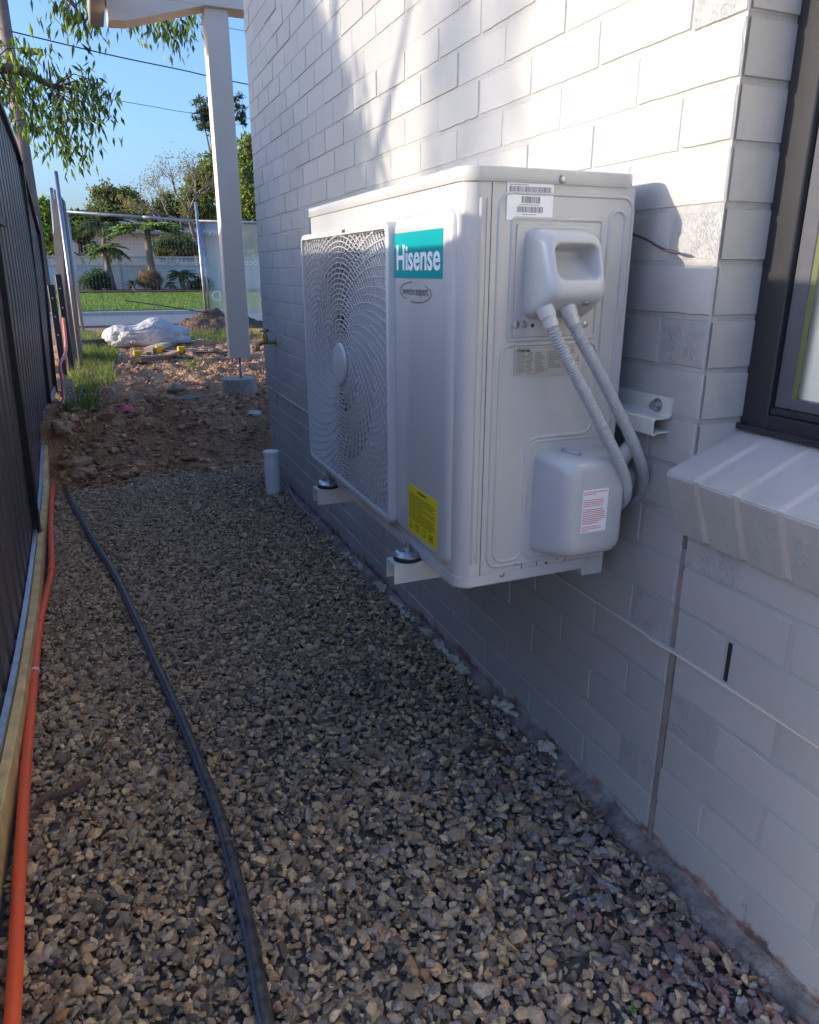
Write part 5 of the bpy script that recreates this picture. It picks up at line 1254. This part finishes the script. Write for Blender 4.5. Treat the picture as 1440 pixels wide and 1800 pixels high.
w0, w1 = hb(137, 425), hb(173, 452); mb = MB(); mb.box(w0.x, w1.x, 57.94, 58.02, w1.z, w0.z); wi = mb.build('window', mat('dark_pane', (.03, .035, .045), .2), ho); wi['_o'] = ho['_o']
mb = MB()
for i in range(5): x = w0.x + (w1.x - w0.x) * i / 4; mb.box(x - .03, x + .03, 57.9, 57.95, w1.z, w0.z)
mb.box(w0.x - .05, w1.x + .05, 57.9, 57.95, w0.z, w0.z + .06); mb.build('window_bars', M_galv, wi)
r0 = hb(60, 404); mb = MB(); e1 = hb(130, 396); mb.add([(a.x - 9, 57.0, r0.z), (b.x + 4, 57.0, r0.z), (b.x + 4, 62, r0.z + 1.6), (a.x - 9, 62, r0.z + 1.6), (a.x - 9, 57.0, r0.z - .15), (b.x + 4, 57.0, r0.z - .15), (b.x + 4, 66.5, r0.z - .1), (a.x - 9, 66.5, r0.z - .1)], [(0, 1, 2, 3), (4, 5, 1, 0), (3, 2, 6, 7), (5, 4, 7, 6)]); mb.build('roof', mat('grey_roof', (.28, .29, .31), .6), ho, recalc=True)

def px_blob(px, py, Y, rw, rh, ry=None):   # centre and radii in pixels -> world
    c_ = at(px, py, 1, Y); s_ = Y / F * .96; return ((c_.x, c_.y, c_.z), (rw * s_, ry or rw * s_, rh * s_))
OL = [(.11, .135, .05), (.075, .10, .04), (.14, .16, .06), (.18, .17, .07)]
ORG = [(.24, .17, .06), (.16, .13, .05), (.28, .20, .07), (.10, .10, .04)]
BRT = [(.20, .28, .04), (.14, .22, .04), (.10, .16, .035), (.26, .30, .06)]
DRK = [(.06, .09, .04), (.08, .115, .05), (.05, .07, .035)]
base = lambda px, Y: (at(px, 480, 1, Y).x, Y, .1)
leafy('street_tree', 'round olive green tree with bronze top standing above the lattice fence', 'tree', base(200, 62), (at(200, 420, 1, 62), .22), [px_blob(188, 362, 62, 26, 30), px_blob(222, 362, 62, 22, 26), px_blob(200, 385, 62, 40, 20), px_blob(170, 385, 62, 18, 16)], 9000, .30, .13, OL + [(.15, .12, .05)])
leafy('street_tree', 'bronze-topped tree touching the round olive tree on its right', 'tree', base(232, 64), (at(228, 400, 1, 64), .18), [px_blob(226, 352, 64, 18, 16), px_blob(240, 372, 64, 16, 16)], 3200, .28, .12, ORG)
leafy('street_tree', 'bright yellow-green tree beside the stacked panels', 'tree', base(80, 50), (at(80, 430, 1, 50), .18), [px_blob(80, 375, 50, 18, 26), px_blob(72, 410, 50, 26, 22), px_blob(150, 388, 50, 22, 14), px_blob(132, 396, 50, 26, 16)], 7000, .28, .12, BRT)
leafy('street_tree', 'dark green tree low behind the lattice fence at left', 'tree', base(140, 52), (at(140, 440, 1, 52), .15), [px_blob(142, 408, 52, 22, 14), px_blob(80, 430, 52, 24, 20)], 4000, .26, .11, DRK + OL)
leafy('street_tree', 'broad mid green tree behind the fence in the middle', 'tree', base(285, 60), (at(285, 430, 1, 60), .25), [px_blob(262, 385, 60, 24, 22), px_blob(300, 372, 60, 28, 24), px_blob(335, 385, 60, 28, 26), px_blob(290, 405, 60, 50, 18)], 12000, .30, .13, OL + DRK + [(.14, .19, .045)])
leafy('street_tree', 'yellow-green leafy tree right of the bare tree beside the post', 'tree', base(352, 56), (at(352, 430, 1, 56), .25), [px_blob(352, 340, 56, 26, 30), px_blob(368, 300, 56, 18, 28), px_blob(350, 372, 56, 26, 14)], 6500, .27, .12, BRT[1:] + ORG[:2] + OL)
leafy('street_tree', 'tall dark green tree between the porch post and the house wall', 'tree', base(450, 48), (at(450, 400, 1, 48), .3), [px_blob(440, 262, 48, 18, 22), px_blob(436, 300, 48, 24, 30), px_blob(445, 350, 48, 32, 34), px_blob(440, 400, 48, 34, 30), px_blob(438, 440, 48, 32, 24)], 13000, .26, .12, OL + BRT + [(.22, .18, .06), (.14, .12, .04)])
leafy('street_tree', 'slender feathery dark tree rising behind the porch post', 'tree', base(365, 58), (at(385, 260, 1, 58), .2), [px_blob(352, 195, 58, 12, 26), px_blob(366, 190, 58, 12, 18), px_blob(378, 215, 58, 12, 30), px_blob(422, 195, 58, 9, 26)], 2600, .30, .09, [(.05, .075, .05), (.07, .09, .06)], bark=M_bark)
leafy('shrub', 'rounded grey-green shrub showing above the lattice fence', 'shrub', (at(308, 470, 1, 46).x, 46, .1), (at(308, 450, 1, 46), .09), [px_blob(308, 432, 46, 32, 18), px_blob(290, 440, 46, 20, 14), px_blob(328, 442, 46, 18, 14)], 6000, .17, .08, [(.10, .115, .065), (.13, .145, .085), (.07, .085, .045)])
# bare tree with sparse orange crown
bt = thing('bare_tree', (at(330, 480, 1, 54).x, 54, .1), 'bare spreading tree with thin orange crown against the sky', 'tree')
mb = MB(); tips = []; rnd = random.Random(5)
def br_(p, d, L_, r_, k):
    n_ = 4; pts = [p]; dd = d.copy()
    for i in range(n_):
        dd = (dd + Vector((rnd.gauss(0, .13), rnd.gauss(0, .13), .05))).normalized(); pts.append(pts[-1] + dd * L_ / n_)
    mb.tube(pts, [r_ * (1 - .4 * i / n_) for i in range(n_ + 1)], 5 if k < 3 else 4)
    if k >= 5: tips.append(pts[-1]); return
    for _ in range(3 if k < 2 else rnd.choice((2, 3))):
        a = Vector((rnd.gauss(-.06, .55), rnd.gauss(0, .5), rnd.gauss(.05, .30))); br_(pts[-1] if rnd.random() < .6 else pts[2], (dd + a).normalized(), L_ * rnd.uniform(.66, .86), r_ * .58, k + 1)
b0 = at(345, 420, 1, 54)
br_(b0, Vector((-.25, 0, 1)).normalized(), 1.9, .16, 0)
br_(b0 + Vector((-.1, 0, -.5)), Vector((-.9, 0, .65)).normalized(), 1.9, .10, 1)
mb.tube([(b0.x, b0.y, 0), b0], [.2, .16], 8)
mb.build('trunk', M_barkg, bt, smooth=True)
tp2 = [t for t in tips if rnd.random() < .75]; P = np.array([t[:] for t in tp2]); P = (P[:, None, :] + rng.normal(size=(len(P), 14, 3)) * .22).reshape(-1, 3)
D = rng.normal(size=P.shape); D /= np.linalg.norm(D, axis=1)[:, None]; leaf_mesh('crown', P, D, .17, .06, pick([(.26, .19, .09), (.20, .17, .10), (.30, .22, .08)], len(P), .25), M_leafd, bt)
# palms and cordylines (radiating fronds)
def fronds(parent, c_, n_, L_, pal, up=.5, drop=.5, w_=.05, seed=1, leaflets=12):
    r3 = random.Random(seed); P = []; D = []; Ls = []; mb = MB()
    for i in range(n_):
        a = r3.uniform(0, 2 * math.pi); e = r3.uniform(-.2, 1.2) * up; d = Vector((math.cos(a), math.sin(a), e)).normalized(); pts = []
        for k in range(9): t = k / 8; pts.append(Vector(c_) + d * L_ * t + Vector((0, 0, -drop * L_ * t * t)))
        mb.tube(pts, [w_ * .3 * (1 - .1 * k) for k in range(9)], 4)
        for k in range(1, 9):
            for _ in range(leaflets // 4):
                for s_ in (-1, 1):
                    tt = (pts[k] - pts[k - 1]).normalized(); sd_ = tt.cross(Vector((0, 0, 1))).normalized() * s_; dv = (sd_ + tt * .7 + Vector((0, 0, -.25))).normalized()
                    P.append(pts[k - 1].lerp(pts[k], r3.random())[:]); D.append(dv[:]); Ls.append(L_ * .28 * math.sin(math.pi * min(.95, k / 9 + .08)))
    mb.build('frond_stem', M_barkg, parent)
    leaf_mesh('fronds', P, D, np.array(Ls), w_, pick(pal, len(P), .2), M_leafd, parent)
def palm(name, label, px, pyb, pyt, pxt, Y, L_, pal, n_=18, tr=.12, **kw):
    zb_ = .2; x0 = at(px, pyb, 1, Y).x; top = at(pxt, pyt, 1, Y); t = thing(name, (x0, Y, zb_), label, 'palm'); mb = MB()
    mb.tube(smoothpath([Vector((x0, Y, zb_)), Vector((x0, Y, zb_)).lerp(top, .5) + Vector((-.08, 0, 0)), top], 5), [tr * (1.4 - .05 * i) for i in range(11)], 8); mb.build('trunk', M_bark, t, smooth=True)
    fronds(t, top, n_, L_, pal, **kw); return t
palm('palm_tree', 'leaning slim palm with drooping bright fronds in the garden bed', 200, 508, 436, 187, 40.5, 1.25, BRT + OL, 22, .13, w_=.10, seed=3, up=.6, leaflets=16)
palm('palm_tree', 'taller dark feathery palm crown above the leaning slim palm', 186, 500, 395, 184, 43.5, 1.7, DRK + [(.06, .10, .05)], 26, .10, w_=.10, seed=4, up=1.2, leaflets=16)
palm('tree_fern', 'leaning dark-trunked tree fern with flat bright fronds under the fence rail', 275, 505, 398, 258, 40.0, 2.0, BRT + [(.08, .13, .04)], 22, .15, w_=.12, seed=5, up=.25, drop=.25, leaflets=16)
palm('yucca', 'spiky dark green yucca in the bed near the banner', 325, 506, 484, 322, 40.0, .95, [(.05, .09, .05), (.08, .13, .07)], 34, .10, w_=.07, seed=6, up=1.0, leaflets=8)
palm('cycad', 'small dark rosette plant left of the brown grass clump', 238, 506, 498, 238, 39.4, .55, [(.04, .08, .05), (.06, .10, .06)], 20, .06, w_=.05, seed=7, up=1.0, leaflets=8)
palm('cycad', 'low dark rosette plant left of the spiky yucca', 302, 508, 501, 302, 39.3, .45, [(.05, .10, .07), (.06, .10, .06)], 18, .06, w_=.05, seed=8, up=1.0, leaflets=8)
leafy('shrub', 'dark leafy shrub in the garden bed left of the leaning palm', 'shrub', (at(168, 510, 1, 40.3).x, 40.3, .2), None, [px_blob(170, 488, 40.3, 16, 12), px_blob(160, 497, 40.3, 20, 11), px_blob(180, 498, 40.3, 14, 12)], 3200, .14, .07, DRK + [(.07, .11, .06)])
leafy('shrub', 'brown dry grass clump in the garden bed beside the tree fern', 'shrub', (at(264, 508, 1, 39.8).x, 39.8, .2), None, [px_blob(262, 492, 39.8, 16, 14), px_blob(274, 498, 39.8, 12, 12)], 3000, .22, .025, [(.24, .13, .10), (.18, .10, .08), (.34, .24, .18)], up=.8)
leafy('shrub', 'low green shrub at the right end of the garden bed', 'shrub', (at(345, 512, 1, 40.2).x, 40.2, .2), None, [px_blob(345, 502, 40.2, 14, 9), px_blob(360, 500, 40.2, 14, 10)], 1600, .13, .06, DRK + OL)

# ================================================================ POWER POLE, WIRES
PYY = 22.0
pw = thing('power_pole', (at(70, 480, 1, PYY).x, PYY, 0), 'weathered brown timber power pole rising behind the dark fence', 'power pole')
px0 = (at(13, 60, 1, PYY).x + at(61, 400, 1, PYY).x) / 2
mb = MB(); mb.tube([(px0, PYY, -.3), (px0, PYY, 3.5), (px0, PYY, 11.0)], [.17, .155, .12], 14); mb.build('pole', mat('pole_timber', (.24, .175, .14), .9, noise_s=3, amt=.35, bump=.4, bump_s=20, bd=.02), pw, smooth=True)
a = at(35, 88, 1, PYY - .2); b = at(76, 90, 1, PYY - .2); mb = MB(); mb.box(a.x, b.x, PYY - .26, PYY - .14, a.z - .06, a.z + .06); mb.build('crossarm', M_bark, pw)
mb = MB(); s1 = at(66, 396, 1, PYY - .2); mb.box(px0 - .10, px0 + .10, PYY - .19, PYY - .17, s1.z - .15, s1.z + .22); mb.build('plate', mat('pole_plate', (.45, .40, .50), .5), pw)
def wire(pts, Y, r_, label):
    P_ = [at(x, y, 1, yy) for (x, y), yy in zip(pts, Y)]; mb = MB(); mb.tube(smoothpath(P_, 8), r_, 5, True); tag(mb.build('overhead_wire', M_black), label, 'wire', 'overhead wires')
wire([(-60, 35), (40, 60), (200, 98), (320, 123), (435, 148), (700, 195)], [22, 22, 23, 24, 25, 28], .016, 'thickest black overhead wire sloping from the power pole to the wall')
wire([(60, 140), (180, 171), (262, 186), (350, 200), (520, 215)], [24, 26, 28, 30, 34], .009, 'thin overhead wire in the middle of the sky below the thickest one')
wire([(20, 214), (45, 209), (80, 203)], [12, 12, 12], .006, 'short thin wire crossing the power pole among the leaves')
wire([(330, 10), (400, 26), (430, 33), (520, 50)], [26, 27, 28, 30], .009, 'upper thin wire between the porch post and the wall')
wire([(330, 40), (400, 49), (430, 54), (520, 66)], [26, 27, 28, 30], .009, 'lower thin wire between the porch post and the wall')

# ================================================================ GUM TREES
GUM = [(.055, .085, .035), (.040, .06, .028), (.08, .12, .04), (.15, .20, .05), (.05, .07, .035), (.22, .26, .07)]
def gum(label, base_, limbs, tipsets, trunk_top, r0, n_per, spread, L_=.13, W_=.022):
    t = thing('gum_tree', base_, label, 'tree', None); mb = MB(); b_ = Vector(base_); tt = Vector(trunk_top)
    mb.tube(smoothpath([b_ - Vector((0, 0, .3)), b_.lerp(tt, .5) + Vector((.12, .05, 0)), tt], 5), [r0 * (1 - .045 * i) for i in range(11)], 10)
    for pts in limbs:
        P_ = smoothpath([Vector(p) for p in pts], 5); mb.tube(P_, [max(.004, r0 * .45 * (1 - i / len(P_)) ** 1.2) for i in range(len(P_))], 6)
    for tp_, src in tipsets:
        for q_ in tp_: mb.tube([Vector(src).lerp(Vector(q_), .15), Vector(src).lerp(Vector(q_), .6) + Vector((0, 0, .06)), Vector(q_)], [.008, .005, .0025], 4)
    mb.build('trunk', M_bark, t, smooth=True)
    gum_leaves(t, 'crown', [q_ for tp_, _ in tipsets for q_ in tp_], n_per, L_, W_, GUM, spread); return t
Y1 = 7.6
def cl(pts, Y, jit=.35): return [at(x, y, 1, Y + random.uniform(-jit, jit))[:] for x, y in pts]
s1 = cl([(-20, 110), (5, 130), (15, 160), (35, 175), (50, 150), (20, 190), (60, 185), (70, 205), (40, 140), (-10, 160), (30, 110), (45, 85), (15, 80), (60, 125), (75, 160), (70, 235), (65, 215)], Y1)
s2 = cl([(95, 170), (110, 185), (125, 150), (140, 145), (160, 140), (150, 170), (165, 185), (120, 200), (135, 215), (155, 215), (100, 215), (115, 240), (130, 260), (145, 250), (160, 232), (170, 160), (172, 200), (128, 275), (90, 130), (85, 105), (108, 225), (142, 190), (160, 160)], Y1)
s3 = cl([(118, -5), (135, 5), (150, 10), (140, 30), (148, 45), (85, 5), (120, 15)], 7.0)
s4 = cl([(235, 38), (250, 45), (275, 28), (290, 40), (305, 50), (300, 68), (320, 35), (335, 25), (345, 30), (262, 30), (310, 60), (288, 25), (300, 20)], 8.2)
A1 = at(-30, 120, 1, Y1); A2 = at(90, 150, 1, Y1); A3 = at(150, 160, 1, Y1)
gum('gum tree with long drooping leaves overhanging the dark fence at upper left', (-3.4, 7.4, .1), [[(-3.3, 7.4, 2.2), A1[:], A2[:], A3[:]], [(-3.3, 7.4, 3.0), at(60, -40, 1, 7.3)[:], at(118, -5, 1, 7.0)[:], at(145, 35, 1, 7.0)[:]], [(-3.3, 7.4, 3.4), at(200, -60, 1, 8)[:], at(260, -10, 1, 8.2)[:], at(300, 30, 1, 8.2)[:]]],
    [(s1, A1[:]), (s2, A2[:]), (s3, at(110, -10, 1, 7.0)[:]), (s4, at(265, 0, 1, 8.2)[:])], (-3.2, 7.4, 4.2), .16, 27, .09, .10, .026)
# neighbour's gum behind the fence: its crown throws the dappled shade on the wall
k1 = Vector(SUN); tips_ = []; rnd = random.Random(12)
def proj_wall(y, z, x): s_ = x / SUN.x; return (x, y + SUN.y * s_, z + SUN.z * s_)
cnt = 0
EDGE = [(0.9, 2.05), (1.15, 2.12)] + [(q_.z, q_.y) for q_ in (at(672, 292, 0, 0), at(640, 215, 0, 0), at(605, 130, 0, 0), at(575, 60, 0, 0), at(555, 0, 0, 0))] + [(9, 4.6)]
def shade_edge(z):
    for (a, ya), (b, yb) in zip(EDGE, EDGE[1:]):
        if z <= b: return ya + (yb - ya) * max(0, (z - a) / (b - a))
    return 4.6
while cnt < 1150:
    y = rnd.uniform(1.9, 5.0); z = rnd.uniform(0.95, 3.6)
    if y < shade_edge(z) + .20: continue
    if noise.noise(Vector((y * 3.3, z * .8, 4))) > .34: continue     # long thin gaps between the hanging leaves
    x = rnd.uniform(-6.6, -5.0); tips_.append(proj_wall(y, z, x)); cnt += 1
for y, z in ((1.80, 2.3), (1.84, 2.1), (1.86, 1.9), (1.87, 1.7), (1.88, 1.55), (1.90, 1.42)): tips_.append(proj_wall(y, z, -13.0))
gum('neighbour gum tree beyond the dark fence shading the far half of the wall', (-6.0, 4.6, .1), [[(-6, 4.6, 2), (-5.8, 4.0, 3), (-5.6, 3.6, 4.2)], [(-6, 4.6, 2.4), (-6, 5.2, 3.4), (-5.8, 5.4, 4.4)], [(-6, 4.6, 2.0), (-6.2, 3.6, 2.8), (-6.4, 3.2, 3.4)]], [(tips_, (-6.0, 4.4, 3.2))], (-6.0, 4.4, 4.2), .18, 46, .125, .17, .036)
for o in sc.objects:
    if '_o' in o.keys(): del o['_o']
